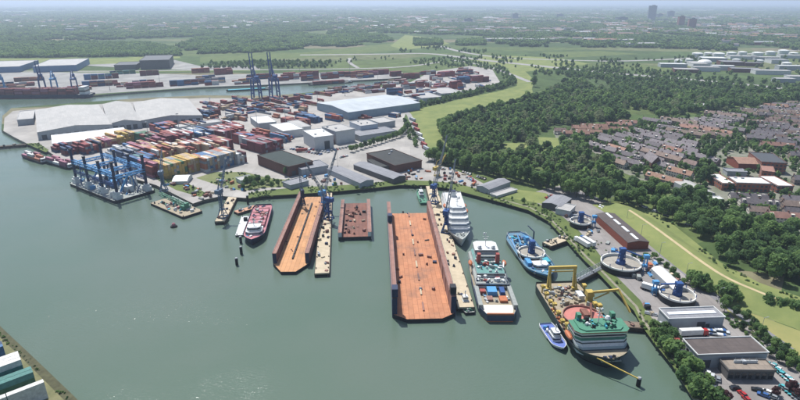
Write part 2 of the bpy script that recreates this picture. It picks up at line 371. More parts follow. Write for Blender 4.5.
# the housing estate
TOWN = gps([(553, 131), (602, 126), (654, 121), (693, 117), (735, 112), (800, 102), (870, 98), (880, 130), (870, 190), (860, 250), (800, 238), (760, 225), (720, 213), (690, 198), (650, 184), (622, 172), (606, 160), (590, 150), (578, 140), (556, 138)])
sheet('estate_ground', TOWN, GZ + .03, M_TOWN)
S('near_bank_land', [(-40, 336), (0, 335), (28, 361), (66, 400), (40, 440), (-60, 420)], .03, mat('near_quay', '#757252', .9, 0, .12, col2='#565a3c'))
ribbon('bank_edge', gps([(-20, 312), (0, 331.5), (30, 360), (69, 398), (90, 420)]), 3.4, GZ + .05, mat('olive_bank', (.085, .085, .045), .95, .4, .4))
# ================================================================== trees
def leaf_mat(name, c1, c2):
    m = bpy.data.materials.new(name); m.use_nodes = True; t = m.node_tree; b = t.nodes['Principled BSDF']
    b.inputs['Roughness'].default_value = .75; b.inputs['Specular IOR Level'].default_value = .15
    oi = t.nodes.new('ShaderNodeObjectInfo'); geo = t.nodes.new('ShaderNodeNewGeometry')
    n = t.nodes.new('ShaderNodeTexNoise'); n.inputs['Scale'].default_value = .35; n.inputs['Detail'].default_value = 3
    t.links.new(geo.outputs['Position'], n.inputs['Vector'])
    ad = t.nodes.new('ShaderNodeMath'); ad.operation = 'MULTIPLY_ADD'; ad.inputs[1].default_value = .7; 
    t.links.new(oi.outputs['Random'], ad.inputs[0])
    sc = t.nodes.new('ShaderNodeMapRange'); sc.inputs[1].default_value = .3; sc.inputs[2].default_value = .7; sc.inputs[3].default_value = -.1; sc.inputs[4].default_value = .4
    t.links.new(n.outputs[0], sc.inputs[0]); t.links.new(sc.outputs[0], ad.inputs[2])
    mx = t.nodes.new('ShaderNodeMix'); mx.data_type = 'RGBA'; mx.inputs[6].default_value = c1 + (1,); mx.inputs[7].default_value = c2 + (1,)
    t.links.new(ad.outputs[0], mx.inputs[0]); t.links.new(mx.outputs[2], b.inputs['Base Color'])
    tl = t.nodes.new('ShaderNodeBsdfTranslucent'); hs = t.nodes.new('ShaderNodeHueSaturation'); hs.inputs['Hue'].default_value = .48; hs.inputs['Value'].default_value = 1.8
    t.links.new(mx.outputs[2], hs.inputs['Color']); t.links.new(hs.outputs[0], tl.inputs[0])
    ms = t.nodes.new('ShaderNodeMixShader'); ms.inputs[0].default_value = .46; t.links.new(b.outputs[0], ms.inputs[1]); t.links.new(tl.outputs[0], ms.inputs[2])
    t.links.new(ms.outputs[0], t.nodes['Material Output'].inputs[0])
    return m
M_LEAF = leaf_mat('foliage', (.050, .108, .040), (.165, .26, .085))
M_LEAFD = leaf_mat('dark_foliage', (.038, .084, .036), (.115, .19, .07))
M_LEAFP = leaf_mat('purple_foliage', (.06, .03, .032), (.09, .045, .045))
M_BARK = mat('bark', '#5b4c3e', .9, .3, 2)
def crown_mesh(seed, h, r, nclump, nleaf, ls, low=.22, shape='round'):
    """many small leaf faces on the skins of clumps that fill an uneven crown"""
    g_ = random.Random(seed); V = []; Fc = []
    zc = h * (low + 1) / 2; rz = h * (1 - low) / 2
    cl = []
    for i in range(nclump):
        th = g_.uniform(0, 2 * pi); zz = g_.uniform(-.9, .95); rr = sqrt(max(0, 1 - zz * zz)) * g_.uniform(.35, .78)
        if shape == 'spire': rr = (1 - (zz + 1) / 2) * .8 * g_.uniform(.5, 1)
        if shape == 'poplar': rr *= .8
        k = g_.uniform(.26, .46) * r * (1.25 - .45 * abs(zz))
        cl.append((r * rr * cos(th), r * rr * sin(th), zc + rz * zz * .8, k))
    tot = sum(c[3] ** 2 for c in cl)
    for cx, cy, cz, k in cl:
        for _ in range(max(3, int(nleaf * k * k / tot))):
            z_ = g_.uniform(-.75, 1); t_ = g_.uniform(0, 2 * pi); q = sqrt(1 - z_ * z_)
            d = Vector((q * cos(t_), q * sin(t_), z_)); p = Vector((cx, cy, cz)) + d * k * g_.uniform(.8, 1.12)
            nn = (d + Vector((g_.uniform(-1, 1), g_.uniform(-1, 1), g_.uniform(-.6, 1))) * .75).normalized()
            a = nn.orthogonal().normalized(); a.rotate(Matrix.Rotation(g_.uniform(0, pi), 3, nn)); b = nn.cross(a)
            s_ = ls * g_.uniform(.6, 1.3); i0 = len(V)
            V += [tuple(p + a * s_), tuple(p + b * s_ * .8), tuple(p - a * s_), tuple(p - b * s_ * .8)]
            Fc.append((i0, i0 + 1, i0 + 2, i0 + 3))
    return V, Fc
def trunk_mb(h, r, low):
    mb = MB(); mb.tube((0, 0, -.2), (0, 0, h * low * 1.3), r * .055, r * .04, 6)
    mb.tube((0, 0, h * low * 1.2), (0, 0, h * .75), r * .04, r * .012, 5)
    for i in range(4):
        a = i * 1.6 + .4; mb.tube((0, 0, h * low * (1.1 + .15 * i)), (cos(a) * r * .5, sin(a) * r * .5, h * (.5 + .06 * i)), r * .028, r * .008, 4)
    return mb
TREES = {}
def tree_kind(key, seed, h, r, nclump, nleaf, ls, m, low=.2, shape='round'):
    V, Fc = crown_mesh(seed, h, r, nclump, nleaf, ls, low, shape)
    me = bpy.data.meshes.new('crown'); me.from_pydata(V, [], Fc); me.materials.append(m)
    TREES[key] = (me, trunk_mb(h, r, low).mesh('trunk', M_BARK))
for i in range(5): tree_kind('b%d' % i, 10 + i, 15 + i % 3, 5.6 + .4 * (i % 2), 20 + i, 1900, .62, M_LEAF, .16)
for i in range(3): tree_kind('p%d' % i, 30 + i, 20, 4.6, 22, 1800, .62, M_LEAF, .12, 'poplar')
for i in range(3): tree_kind('d%d' % i, 40 + i, 15, 5.4, 18, 1700, .62, M_LEAFD, .16)
for i in range(3): tree_kind('s%d' % i, 50 + i, 4.2, 2.7, 10, 700, .36, M_LEAF, .02)
tree_kind('c0', 60, 19, 4.4, 26, 1500, .55, M_LEAFD, .05, 'spire')
tree_kind('u0', 61, 5, 2.6, 12, 700, .36, M_LEAFP, .1)
tg = random.Random(99); N_TREES = [0]
def tree(kind, x, y, s, label, group, name='tree', cat='tree', z=GZ):
    cr, tr = TREES[kind]
    t = thing(name, label, cat, (x, y, z), tg.uniform(0, 6.28), group); t.scale = (s, s, s * tg.uniform(.88, 1.12))
    place(tr, 'trunk', t); place(cr, 'crown', t); N_TREES[0] += 1
    return t
def pick(ks): return tg.choice(ks)
B = ['b0', 'b1', 'b2', 'b3', 'b4']; BD = B + ['d0', 'd1', 'd2']; P_ = ['p0', 'p1', 'p2']; SH = ['s0', 's1', 's2']
def scatter_px(px, step, jit=.45, keep=1.0, seed=1):
    Pw = gps(px); g_ = random.Random(seed); out = []
    x0, x1 = min(p[0] for p in Pw), max(p[0] for p in Pw); y0, y1 = min(p[1] for p in Pw), max(p[1] for p in Pw)
    ny = int((y1 - y0) / step) + 1; nx = int((x1 - x0) / step) + 1
    for j in range(ny):
        for i in range(nx):
            x = x0 + (i + .5 * (j % 2) + g_.uniform(-jit, jit)) * step; y = y0 + (j + g_.uniform(-jit, jit)) * step
            if g_.random() < keep and inpoly(x, y, Pw): out.append((x, y))
    return out
# the double avenue between shipyard and woods
av = along(smooth(gps([(429, 161), (460, 168), (500, 177.5), (560, 193), (606, 206)]), 2), 6.8)
for i, (x, y, a) in enumerate(av):
    for s_ in (0, 1):
        tree(pick(P_ + ['b1', 'b3']), x - sin(a) * (s_ * 9) + tg.uniform(-1, 1), y + cos(a) * s_ * 9 + tg.uniform(-1, 1), tg.uniform(.8, 1.02), 'tall tree in the straight avenue between the wharf sheds and the woods', 'avenue trees behind the wharf')
# the belt along the inner side of the dike
pts = scatter_px([(608, 203), (612, 190), (640, 190), (690, 203), (722, 220), (760, 230), (815, 238), (830, 296), (800, 292), (762, 281), (728, 265), (700, 246), (675, 227), (648, 212), (630, 207)], 9.2, .4, .97, 3)
for x, y in pts:
    tree(pick(BD + ['d0', 'd1', 'd2']), x, y, tg.uniform(.55, 1.12), 'dark green tree in the dense belt between dike and houses', 'trees of the belt beside the dike')
# shrubs and small trees of the bank beside the grey warehouses
for x, y, s in [(652, 328, .9), (660, 338, 1.2), (665, 330, .8), (668, 348, 1.2), (674, 356, 1.5), (683, 366, 1.3), (672, 340, 1.1), (690, 377, 1.6), (694, 388, 1.2), (700, 396, 1.5), (704, 384, .9), (684, 380, 1.1), (654, 336, .7), (661, 346, .8), (712, 402, 1.4), (697, 372, 1.0)]:
    tree(pick(SH), *gp(x, y), s * 1.25, 'bushy green shrub on the bank beside the grey warehouses', 'shrubs on the water bank by the warehouses', 'shrub', 'shrub')
for x, y, s in [(682, 362, .42), (690, 372, .5), (706, 398, .45), (664, 338, .36)]:
    tree(pick(B), *gp(x, y), s, 'small round tree on the bank beside the grey warehouses', 'small trees on the bank by the warehouses')
for x, y in [(717, 398), (775, 395), (790, 392), (796, 398), (722, 402)]:
    tree('u0', *gp(x, y), tg.uniform(.8, 1.2), 'purple leaved bush at the bottom edge beside the car park', 'purple bushes by the car park', 'bush', 'bush')
for x, y, s in [(650, 299.5, 0), (724, 312, .5), (726, 306, .42), (735, 316, .42), (745, 322, .42), (752, 328, .36), (742, 330, .35), (760, 338, .42), (765, 344, .36), (774, 350, .42), (782, 357, .45), (790, 362, .42), (797, 367, .4), (756, 333, .34), (779, 362, .34), (788, 368, .32), (769, 356, .3), (800, 376, .4)]:
    if s: tree(pick(BD), *gp(x, y), s * 1.05, 'low leafy tree in the green strip between warehouses and dry field', 'trees of the strip beside the dry field')
for x, y, s in [(692, 283, 1.4), (697, 287, 1.6), (702, 289, 1.5), (707, 291, 1.3), (722, 297, 1.5), (728, 299, 1.7), (733, 302, 1.2)]:
    tree(pick(SH), *gp(x, y), s * 1.2, 'rounded bush in the clump at the foot of the dike', 'bushes at the foot of the dike', 'bush', 'bush')
for i, (x, y) in enumerate([(660, 263), (666, 268), (672, 273), (678, 278), (684, 283), (654, 259), (640, 260), (646, 258), (634, 257)]):
    tree(pick(SH), *gp(x, y), tg.uniform(.65, .9), 'clipped hedge bush between the white tent and the road', 'hedge bushes by the white tent', 'hedge_bush', 'bush')
for x, y, s in [(768, 306, .9), (778, 309, .95), (787, 311, .9), (796, 314, 1)]:
    tree(pick(SH), *gp(x, y), 1.6 * s, 'dark bush in the row on the outer dike slope', 'bushes on the outer dike slope', 'bush', 'bush', GZ + .4)
for x, y, s in [(247, 186, .55), (252, 184, .6), (258, 183, .5), (263, 187, .5), (268, 184, .55), (272, 189, .45), (255, 189, .5), (286, 176, .5), (294, 172, .45), (243, 190, .4), (278, 186, .4), (335, 187, .3), (362, 180, .3), (357, 190, .28), (390, 176, .3), (398, 182, .28), (430, 186, .3), (523, 204, .32), (512, 200, .2)]:
    tree(pick(B), *gp(x, y), s, 'small garden tree on the green wharf bank', 'small trees on the wharf bank')
# screen of trees beside the terminal road
for x, y, a in along(gps([(352, 152), (375, 145), (400, 137), (409, 128)]), 7):
    tree(pick(BD), x, y, tg.uniform(.5, .62), 'tree in the green screen behind the white warehouses', 'screen trees behind the white warehouses')
tree('b2', *gp(534, 87), 1.25, 'single large round tree standing on the light green grass dike', 'tree')
# wood edge
edge = along(gps([(441, 130), (445, 138), (451, 148), (456, 156), (470, 159)]), 8) + along(gps([(441, 130), (457, 122.5), (480, 116.5), (510, 109), (540, 100.5), (570, 95)]), 10)
for x, y, a in edge:
    tree(pick(BD), x, y, tg.uniform(.85, 1.15), 'tree at the front edge of the wood above the avenue', 'wood edge trees')
for x, y, s in [(709, 183, 1), (700, 186, .85), (705, 183, .9), (711, 160, 1.0), (708, 163, .8), (697, 184, .7)]:
    tree('c0', *gp(x, y), s, 'dark conical evergreen towering over the estate houses', 'dark evergreens in the housing estate')
N_IND = N_TREES[0]

# ---- everything beyond that reads as one mass: instanced foliage, one object per mass
PROTO = bpy.data.collections.new('foliage_kinds')
def proto(me, nm):
    o = bpy.data.objects.new(nm, me); PROTO.objects.link(o); return o
for i in range(4):
    V, Fc = crown_mesh(70 + i, 14, 5.6, 14, 420, 1.25, .02); me = bpy.data.meshes.new('far_crown'); me.from_pydata(V, [], Fc); me.materials.append(M_LEAFD if i == 3 else M_LEAF); proto(me, 'crown_a%d' % i)
for i in range(1):
    pass
for i in range(3): # a broad clump of several crowns for the distance
    V, Fc = [], []
    g_ = random.Random(200 + i)
    for k in range(6):
        v, f = crown_mesh(80 + 9 * i + k, g_.uniform(9, 14), g_.uniform(5, 8), 8, 90, 2.6, .0)
        ox, oy = g_.uniform(-16, 16), g_.uniform(-9, 9); j = len(V); V += [(a + ox, b + oy, c) for a, b, c in v]; Fc += [tuple(q + j for q in ff) for ff in f]
    me = bpy.data.meshes.new('far_clump'); me.from_pydata(V, [], Fc); me.materials.append(M_LEAFD if i == 2 else M_LEAF); proto(me, 'crown_b%d' % i)
M_WILLOW = leaf_mat('willow_foliage', (.10, .13, .07), (.18, .22, .11))
V, Fc = crown_mesh(95, 11, 6.4, 16, 460, 1.1, .02); me = bpy.data.meshes.new('willow_crown'); me.from_pydata(V, [], Fc); me.materials.append(M_WILLOW); proto(me, 'crown_c0')
def instancer():
    ng = bpy.data.node_groups.new('scatter', 'GeometryNodeTree')
    ng.interface.new_socket('Geometry', in_out='INPUT', socket_type='NodeSocketGeometry'); ng.interface.new_socket('Geometry', in_out='OUTPUT', socket_type='NodeSocketGeometry')
    N = ng.nodes; gi = N.new('NodeGroupInput'); go = N.new('NodeGroupOutput')
    ci = N.new('GeometryNodeCollectionInfo'); ci.inputs[0].default_value = PROTO; ci.inputs[1].default_value = True; ci.inputs[2].default_value = True
    ip = N.new('GeometryNodeInstanceOnPoints'); ip.inputs['Pick Instance'].default_value = True
    def at(nm, ty): q = N.new('GeometryNodeInputNamedAttribute'); q.data_type = ty; q.inputs[0].default_value = nm; return q.outputs[0]
    L = ng.links.new
    L(gi.outputs[0], ip.inputs['Points']); L(ci.outputs[0], ip.inputs['Instance'])
    L(at('idx', 'INT'), ip.inputs['Instance Index'])
    cx = N.new('ShaderNodeCombineXYZ'); L(at('rot', 'FLOAT'), cx.inputs[2]); L(cx.outputs[0], ip.inputs['Rotation'])
    L(at('scl', 'FLOAT_VECTOR'), ip.inputs['Scale']); L(ip.outputs[0], go.inputs[0])
    return ng
NG = instancer()
def mass(name, items, label, cat):
    """items: x, y, z, scale, height factor, kind index"""
    me = bpy.data.meshes.new(name); me.from_pydata([(i[0], i[1], i[2]) for i in items], [], [])
    a = me.attributes.new('idx', 'INT', 'POINT'); a.data.foreach_set('value', [i[5] for i in items])
    a = me.attributes.new('rot', 'FLOAT', 'POINT'); a.data.foreach_set('value', [tg.uniform(0, 6.28) if i[5] < 4 else tg.uniform(-.3, .3) for i in items])
    a = me.attributes.new('scl', 'FLOAT_VECTOR', 'POINT'); a.data.foreach_set('vector', [c for i in items for c in (i[3], i[3], i[3] * i[4])])
    o = bpy.data.objects.new(name, me); COL.objects.link(o); md = o.modifiers.new('scatter', 'NODES'); md.node_group = NG
    return tag(o, label, cat, kind='stuff')
def grow(px, step, s0, s1, keep=1, seed=1, kinds=(0, 1, 2, 3), hf=(.85, 1.15), thr=None, f=.012):
    out = []
    for x, y in scatter_px(px, step, .48, keep, seed):
        if thr is not None and noise.noise(Vector((x * f, y * f * .5, seed))) < thr: continue
        out.append((x, y, GZ - .3, tg.uniform(s0, s1), tg.uniform(*hf), tg.choice(kinds)))
    return out
W = []
W += grow([(445, 133), (470, 120), (520, 108), (545, 101), (580, 95), (640, 97), (700, 100), (760, 100), (800, 98), (800, 102), (735, 110), (690, 114), (654, 118), (602, 122), (553, 126), (545, 131), (536, 136), (536, 152), (528, 152), (528, 142), (503, 142), (500, 153), (470, 157), (455, 150), (446, 135)], 8.8, .5, 1.12, .93, 11, (0, 1, 2, 0, 1, 3, 7), thr=-.36, f=.02)
W += grow([(500, 153), (536, 153), (539, 150), (558, 150), (560, 139), (576, 142), (590, 153), (604, 163), (616, 172), (622, 184), (602, 198), (575, 187), (540, 174), (490, 160)], 8.8, .5, 1.0, .9, 12, (0, 1, 2, 3, 7), thr=-.45, f=.02)
W += grow([(560, 78), (600, 80), (660, 88), (720, 95), (800, 102), (850, 108), (850, 98), (800, 92), (720, 86), (660, 82), (610, 77), (575, 74)], 11, .5, .9, .8, 13)
W += grow([(418, 108), (440, 103.5), (470, 96.5), (500, 89.5), (516, 85), (516, 80), (510, 77), (508, 83), (495, 87.5), (470, 93), (440, 100.5), (416, 106)], 7, .5, .72, 1, 15, (0, 1, 3))
W += grow([(404, 122), (409, 124), (419, 146), (412, 148)], 7, .4, .6, .8, 16)
W += grow([(535, 75), (600, 77), (700, 85), (850, 98), (850, 90), (700, 77), (640, 72), (600, 70), (550, 70)], 13, .4, .85, .7, 17, (0, 1, 2, 3, 7), thr=-.1, f=.02)
W += grow([(440, 60), (500, 64), (530, 72), (545, 66), (600, 70), (680, 66), (660, 60), (560, 57), (480, 55)], 16, .35, .75, .5, 18, (0, 1, 2, 3), thr=.08, f=.015)
W += grow([(430, 70), (470, 62), (500, 66), (512, 74), (505, 80), (495, 72), (470, 66)], 11, .35, .6, .7, 19)
W += grow([(542, 101), (580, 95), (640, 96), (700, 99), (760, 100), (740, 95), (680, 90), (620, 84), (575, 82), (548, 88)], 9.5, .45, .95, .9, 20, (0, 1, 2, 3, 7), thr=-.3, f=.02)
mass('woodland', W, 'broad dark green woodland filling the middle behind the avenue', 'woodland')
def weeds(px, step, s0, s1, keep, seed, thr=-.1, f=.06): return [(x, y, GZ - .05, q, tg.uniform(.35, .8), k) for x, y, z, q, h, k in grow(px, step, s0, s1, keep, seed, (0, 1, 2, 3, 7), (1, 1), thr, f)]
SC_ = weeds([(246, 199), (300, 194.5), (340, 191.5), (372, 188.5), (400, 185.5), (447, 188.5), (470, 194.5), (500, 202.5), (528, 210.5), (548, 221.5), (563, 237.5), (585, 261.5), (600, 275.5), (618, 294.5), (634, 311.5), (641, 325.5), (655, 344.5), (672, 365.5), (692, 398), (712, 399), (694, 372), (672, 345), (654, 322), (640, 300), (615, 275), (592, 247), (576, 229), (560, 216), (540, 205), (505, 196), (478, 189), (455, 183), (430, 181), (400, 180), (360, 184), (300, 187), (250, 193)], 2.6, .06, .2, .7, 51, .0)
SC_ += weeds([(-5, 327.5), (30, 358.5), (71, 399), (66, 400), (26, 362), (-5, 333)], 1.6, .05, .12, .9, 52, -.3)
SC_ += weeds([(196, 178), (214, 172), (245, 172), (268, 178), (300, 181), (303, 186), (262, 190), (244, 191), (226, 188)], 3.2, .08, .26, .6, 53, .05) + weeds([(150, 176), (176, 190), (200, 197), (207, 194), (178, 180)], 2.6, .06, .16, .6, 54)
SC_ += weeds([(648, 235), (668, 258), (700, 285), (735, 310), (742, 308), (706, 284), (674, 258), (655, 238)], 3, .06, .18, .6, 55, -.1) + weeds([(702, 287), (737, 309), (800, 331), (840, 345), (860, 390), (800, 362), (770, 340), (735, 318)], 3.6, .04, .12, .45, 56, .0)
SC_ += weeds([(610, 203), (640, 206), (665, 218), (690, 238), (720, 262), (760, 283), (800, 297), (800, 301), (756, 287), (716, 266), (686, 242), (660, 222), (636, 210)], 3, .07, .22, .6, 57, -.1) + weeds([(530, 200), (560, 210), (598, 240), (620, 262), (616, 262), (590, 238), (556, 212)], 3, .05, .14, .4, 58)
SC_ += weeds([(720, 312), (735, 318), (770, 342), (800, 364), (800, 372), (765, 350), (730, 326)], 2.6, .1, .26, .8, 59, -.3) + weeds([(26, 144), (38, 143), (49, 150), (46, 152)], 3, .08, .2, .7, 60, -.2)
mass('rough_scrub', SC_, 'rough weeds and low scrub along banks, verges and the dike', 'scrub')
T_ = grow([(556, 132), (602, 127), (654, 122), (693, 118), (735, 113), (800, 103), (870, 99), (880, 130), (870, 190), (850, 240), (800, 230), (760, 220), (722, 211), (692, 196), (650, 183), (622, 171), (606, 159), (578, 140)], 6.2, .2, .62, .72, 21)
TOWN_TREES = T_
# ================================================================== buildings
M_ROOFB = mat('brown_roof', '#5b5350', .9, .25, .25, rib=5)
M_ROOFG = mat('grey_roof', '#85868a', .85, .15, .2, rib=2.5)
M_ROOFW = mat('white_roof', '#a3a19d', .6, .14, .1, rib=4)
M_ROOFT = mat('tan_roof', '#8b8074', .9, .2, .4, rib=3)
M_ROOFK = mat('black_roof', '#3e403f', .9, .3, .1, rib=5)
M_WALLG = mat('grey_cladding', '#9da2a6', .6, .15, .3)
M_WALLW = mat('white_cladding', '#bfc1c0', .6, .12, .3)
M_WALLD = mat('dark_cladding', '#5d5c5b', .7, .2, .3)
M_BRICK = mat('red_brick', '#84493a', .85, .3, 1.2)
M_BRICKD = mat('brown_brick', '#6a4a40', .85, .25, 1.2)
M_GLASS = mat('dark_glass', '#1e262c', .12, .3, .6, spec=.6)
M_LIGHT = mat('skylight', '#dfe4e6', .4, .08, 1)
M_TRIM = mat('white_trim', '#cdcecb', .5, .08, 1)
M_BLUEROOF = mat('pale_blue_roof', '#b0b6b9', .5, .12, .08, rib=5)
M_GREY = mat('galvanised_grey', '#8d9295', .6, .2, .6)
M_DGREY = mat('dark_grey_steel', '#4a4d50', .6, .25, .6)
M_TILE = mat('slate_tiles', '#7a7476', .9, .4, .5, objvar=.22)
M_TILEO = mat('orange_tiles', '#9c7a6b', .9, .35, .5, objvar=.15)
M_TILEB = mat('brown_tiles', '#87766d', .9, .4, .5, objvar=.2)
def wall_windows(name, c, gl, sx=3.0, sz=2.8):
    """brick wall whose far-off window rows come from a brick pattern"""
    m = bpy.data.materials.new(name); m.use_nodes = True; t = m.node_tree; b = t.nodes['Principled BSDF']; b.inputs['Roughness'].default_value = .8
    tc = t.nodes.new('ShaderNodeTexCoord'); sp = t.nodes.new('ShaderNodeSeparateXYZ'); t.links.new(tc.outputs['Object'], sp.inputs[0])
    ad = t.nodes.new('ShaderNodeMath'); ad.operation = 'ADD'; t.links.new(sp.outputs[0], ad.inputs[0]); t.links.new(sp.outputs[1], ad.inputs[1])
    cb = t.nodes.new('ShaderNodeCombineXYZ'); t.links.new(ad.outputs[0], cb.inputs[0]); t.links.new(sp.outputs[2], cb.inputs[1])
    br = t.nodes.new('ShaderNodeTexBrick'); br.offset = 0; br.inputs['Scale'].default_value = 1; br.inputs['Brick Width'].default_value = sx; br.inputs['Row Height'].default_value = sz
    br.inputs['Mortar Size'].default_value = .72; br.inputs['Mortar Smooth'].default_value = 0
    br.inputs['Color1'].default_value = lin(gl); br.inputs['Color2'].default_value = lin('#5a6066'); br.inputs['Mortar'].default_value = lin(c)
    t.links.new(cb.outputs[0], br.inputs['Vector']); t.links.new(br.outputs[0], b.inputs['Base Color'])
    return m
M_HOUSE = wall_windows('house_wall', '#87766c', '#2d3338')
M_HOUSEW = wall_windows('pale_house_wall', '#c6c0b4', '#2d3338')
M_BLOCK = wall_windows('brick_block_wall', '#8d5642', '#30363b', 3.4, 3.1)
M_TOWERW = wall_windows('tower_wall', '#5f6a76', '#28323c', 4, 3.2)
def flat_building(name, label, cat, px, h, mw, mr, group=None, overhang=.35, parapet=.5, rcz=None, base=GZ, trim=None, wins=0, winz=(1.2, 1.6), doors=(), skylights=0, units=0, wm=None, side_wins=0):
    cx, cy, W, D, a = rect(*px, base + h) if not isinstance(px, tuple) or len(px) != 5 else px
    t = thing(name, label, cat, (cx, cy, base), a, group)
    MB().box(0, 0, -.3, W, D, h + .3).build('wall', mw, t)
    mb = MB(); mb.box(0, 0, h + .01, W + 2 * overhang, D + 2 * overhang, .25, m=0)
    p = .3
    for x, y, sx, sy in ((0, -D / 2 - overhang + p / 2, W + 2 * overhang, p), (0, D / 2 + overhang - p / 2, W + 2 * overhang, p)):
        mb.box(x, y, h + .265, sx, sy, parapet, m=1)
    for x in (-W / 2 - overhang + p / 2, W / 2 + overhang - p / 2): mb.box(x, 0, h + .265, p, D + 2 * overhang - 2 * p - .01, parapet, m=1)
    r = mb.build('roof', [mr, trim or mw], t)
    wm = wm or MB().box(0, 0, 0, 1, .12, 1).mesh('window', M_GLASS)
    for i in range(wins):
        ww = W / wins; o = place(wm, 'window', t, (-W / 2 + ww * (i + .5), -D / 2 - .05, winz[0])); o.scale = (ww * .68, 1, winz[1])
    for i in range(side_wins):
        ww = D / side_wins; o = place(wm, 'window', t, (-W / 2 - .05, -D / 2 + ww * (i + .5), winz[0]), pi / 2); o.scale = (ww * .6, 1, winz[1])
    for x, ww, hh in doors:
        MB().box(W * x, -D / 2 - .06, 0, ww, .14, hh).build('door', M_DGREY, t)
    for i in range(skylights):
        MB().box(-W / 2 + W / skylights * (i + .5), 0, h + .27, W / skylights * .86, 2.2, .35).build('skylight', M_LIGHT, r)
    g_ = random.Random(int(abs(cx) * 7 + cy))
    for i in range(units):
        MB().box(g_.uniform(-.4, .4) * W, g_.uniform(-.35, .35) * D, h + .265, g_.uniform(1, 2.4), g_.uniform(1, 2), g_.uniform(.8, 1.5)).build('roof_unit', M_WALLG, r)
    return t, W, D, r
def gable_building(name, label, cat, px, h, rise, mw, mr, ridge='x', group=None, bays=1, base=GZ, skylights=0, arch=False, doors=(), wins=0):
    cx, cy, W, D, a = rect(*px, base + h) if not (isinstance(px, tuple) and len(px) == 5) else px
    t = thing(name, label, cat, (cx, cy, base), a, group)
    mw_ = MB(); mr_ = MB()
    if ridge == 'x': L, S_, rot = W, D, 0
    else: L, S_, rot = D, W, pi / 2
    def tr(l, s, z): return (l, s, z) if rot == 0 else (-s, l, z)
    bw = S_ / bays
    n = 8 if arch else 2
    for b_ in range(bays):
        s0 = -S_ / 2 + b_ * bw
        prof = [(s0 + bw * i / n, h + rise * (sin(pi * i / n) if arch else 1 - abs(2 * i / n - 1))) for i in range(n + 1)]
        for e in (-1, 1):
            vs_ = [tr(e * L / 2, s, z) for s, z in prof] + [tr(e * L / 2, s0 + bw, -.3), tr(e * L / 2, s0, -.3)]
            mw_.add(vs_, [tuple(range(len(vs_)))[::(1 if e > 0 else -1)]], 0)
        LL = L / 2 + .5
        lo = [tr(-LL, s, z + .02) for s, z in prof] + [tr(LL, s, z + .02) for s, z in prof]; up = [(x, y, z + .3) for x, y, z in lo]; k = n + 1
        fs = [(i, i + 1, k + i + 1, k + i) for i in range(n)]
        mr_.add(lo + up, fs + [tuple(2 * k + q for q in f[::-1]) for f in fs] + [(i, 2 * k + i, 2 * k + i + 1, i + 1) for i in range(n)] + [(k + i, k + i + 1, 3 * k + i + 1, 3 * k + i) for i in range(n)] + [(0, k, 3 * k, 2 * k), (n, 2 * k + n, 3 * k + n, k + n)], 0)
    for s in (-S_ / 2, S_ / 2):
        mw_.add([tr(-L / 2, s, -.3), tr(L / 2, s, -.3), tr(L / 2, s, h), tr(-L / 2, s, h)], [(0, 1, 2, 3)], 0)
    mw_.build('wall', mw, t); r = mr_.build('roof', mr, t)
    for i in range(skylights):
        l = -L / 2 + L / skylights * (i + .5); mb = MB()
        mb.box(0, 0, h + rise + .2, L / skylights * .74, S_ * .12, .35); o = mb.build('skylight', M_LIGHT, r, tr(l, 0, 0), rot)
    for x, ww, hh in doors: MB().box(W * x, -D / 2 - .06, 0, ww, .14, hh).build('door', M_DGREY, t)
    for i in range(wins):
        ww = W / wins; MB().box(-W / 2 + ww * (i + .5), -D / 2 - .05, 1.6, ww * .55, .12, 1.4).build('window', M_GLASS, t)
    return t, W, D, r
# --- bottom right
t, W_, D_, r_ = flat_building('warehouse', 'flat brown-roofed grey warehouse behind the low office at bottom right', 'warehouse', [(698.5, 355.5), (768, 353), (751, 338), (682.5, 339.5)], 6.6, M_WALLG, M_ROOFB, trim=M_TRIM, doors=((-.36, 4, 4),), side_wins=4, winz=(3.8, 1.2))
t, W_, D_, r_ = flat_building('office_building', 'low dark glass office with tan roof in front of the brown-roofed warehouse', 'office', [(729, 371), (773, 370.5), (766, 360), (721, 361)], 4.6, M_WALLD, M_ROOFT, wins=7, winz=(.7, 2.8), doors=((.06, 1.8, 2.4),), units=1)
mb = MB(); mb.box(0, 1.5, 4.9, 10, .3, 1.3); o = mb.build('roof_sign', M_TRIM, r_)
for x in (-4.4, -1.5, 1.5, 4.4): MB().beam((x, 1.8, 4.85), (x, 1.8, 7.2), .14).build('sign_post', M_GREY, r_)
t, W_, D_, r_ = flat_building('warehouse', 'light grey flat-roofed warehouse with long white skylight and vans parked in front', 'warehouse', [(670, 319), (724, 318), (714, 307.5), (658, 309.5)], 6.2, M_WALLG, M_ROOFG, trim=M_TRIM, skylights=1, doors=((.1, 4, 4.2), (.22, 2, 3)))
gable_building('storage_tent', 'long white arched storage tent beside the hedge', 'tent', [(672, 290), (688, 289), (663, 269), (653, 269)], 4, 1.6, M_WALLG, M_TRIM, 'y', arch=True)
gable_building('brick_shed', 'long red brick shed with grey roof and four white skylights', 'shed', [(627, 243), (648, 242), (615, 213.5), (597, 215)], 5, 1.2, M_BRICK, mat('shed_roof', '#57504e', .9, .15, .3, rib=2), 'y', skylights=4)
gable_building('shed', 'grey low-pitched shed above the cable yard bank', 'shed', [(542, 203), (561, 207), (572, 199), (553, 195)], 4, 1.4, M_WALLD, M_ROOFG, 'y')
flat_building('store_building', 'small white flat store beside the grey shed', 'store', [(556, 209), (570, 212), (575, 206), (562, 203)], 4, M_WALLW, M_ROOFW)
gable_building('shed', 'grey roofed shed below the avenue beside the stacked pipes', 'shed', [(476, 186), (489, 190), (511, 182), (498, 179)], 4, 1.6, M_WALLG, M_ROOFG, 'y')
flat_building('site_cabin', 'low white cabin next to the grey shed below the avenue', 'cabin', [(490, 194), (497, 196.5), (517, 190), (511, 188)], 1.6, M_WALLW, M_ROOFW)
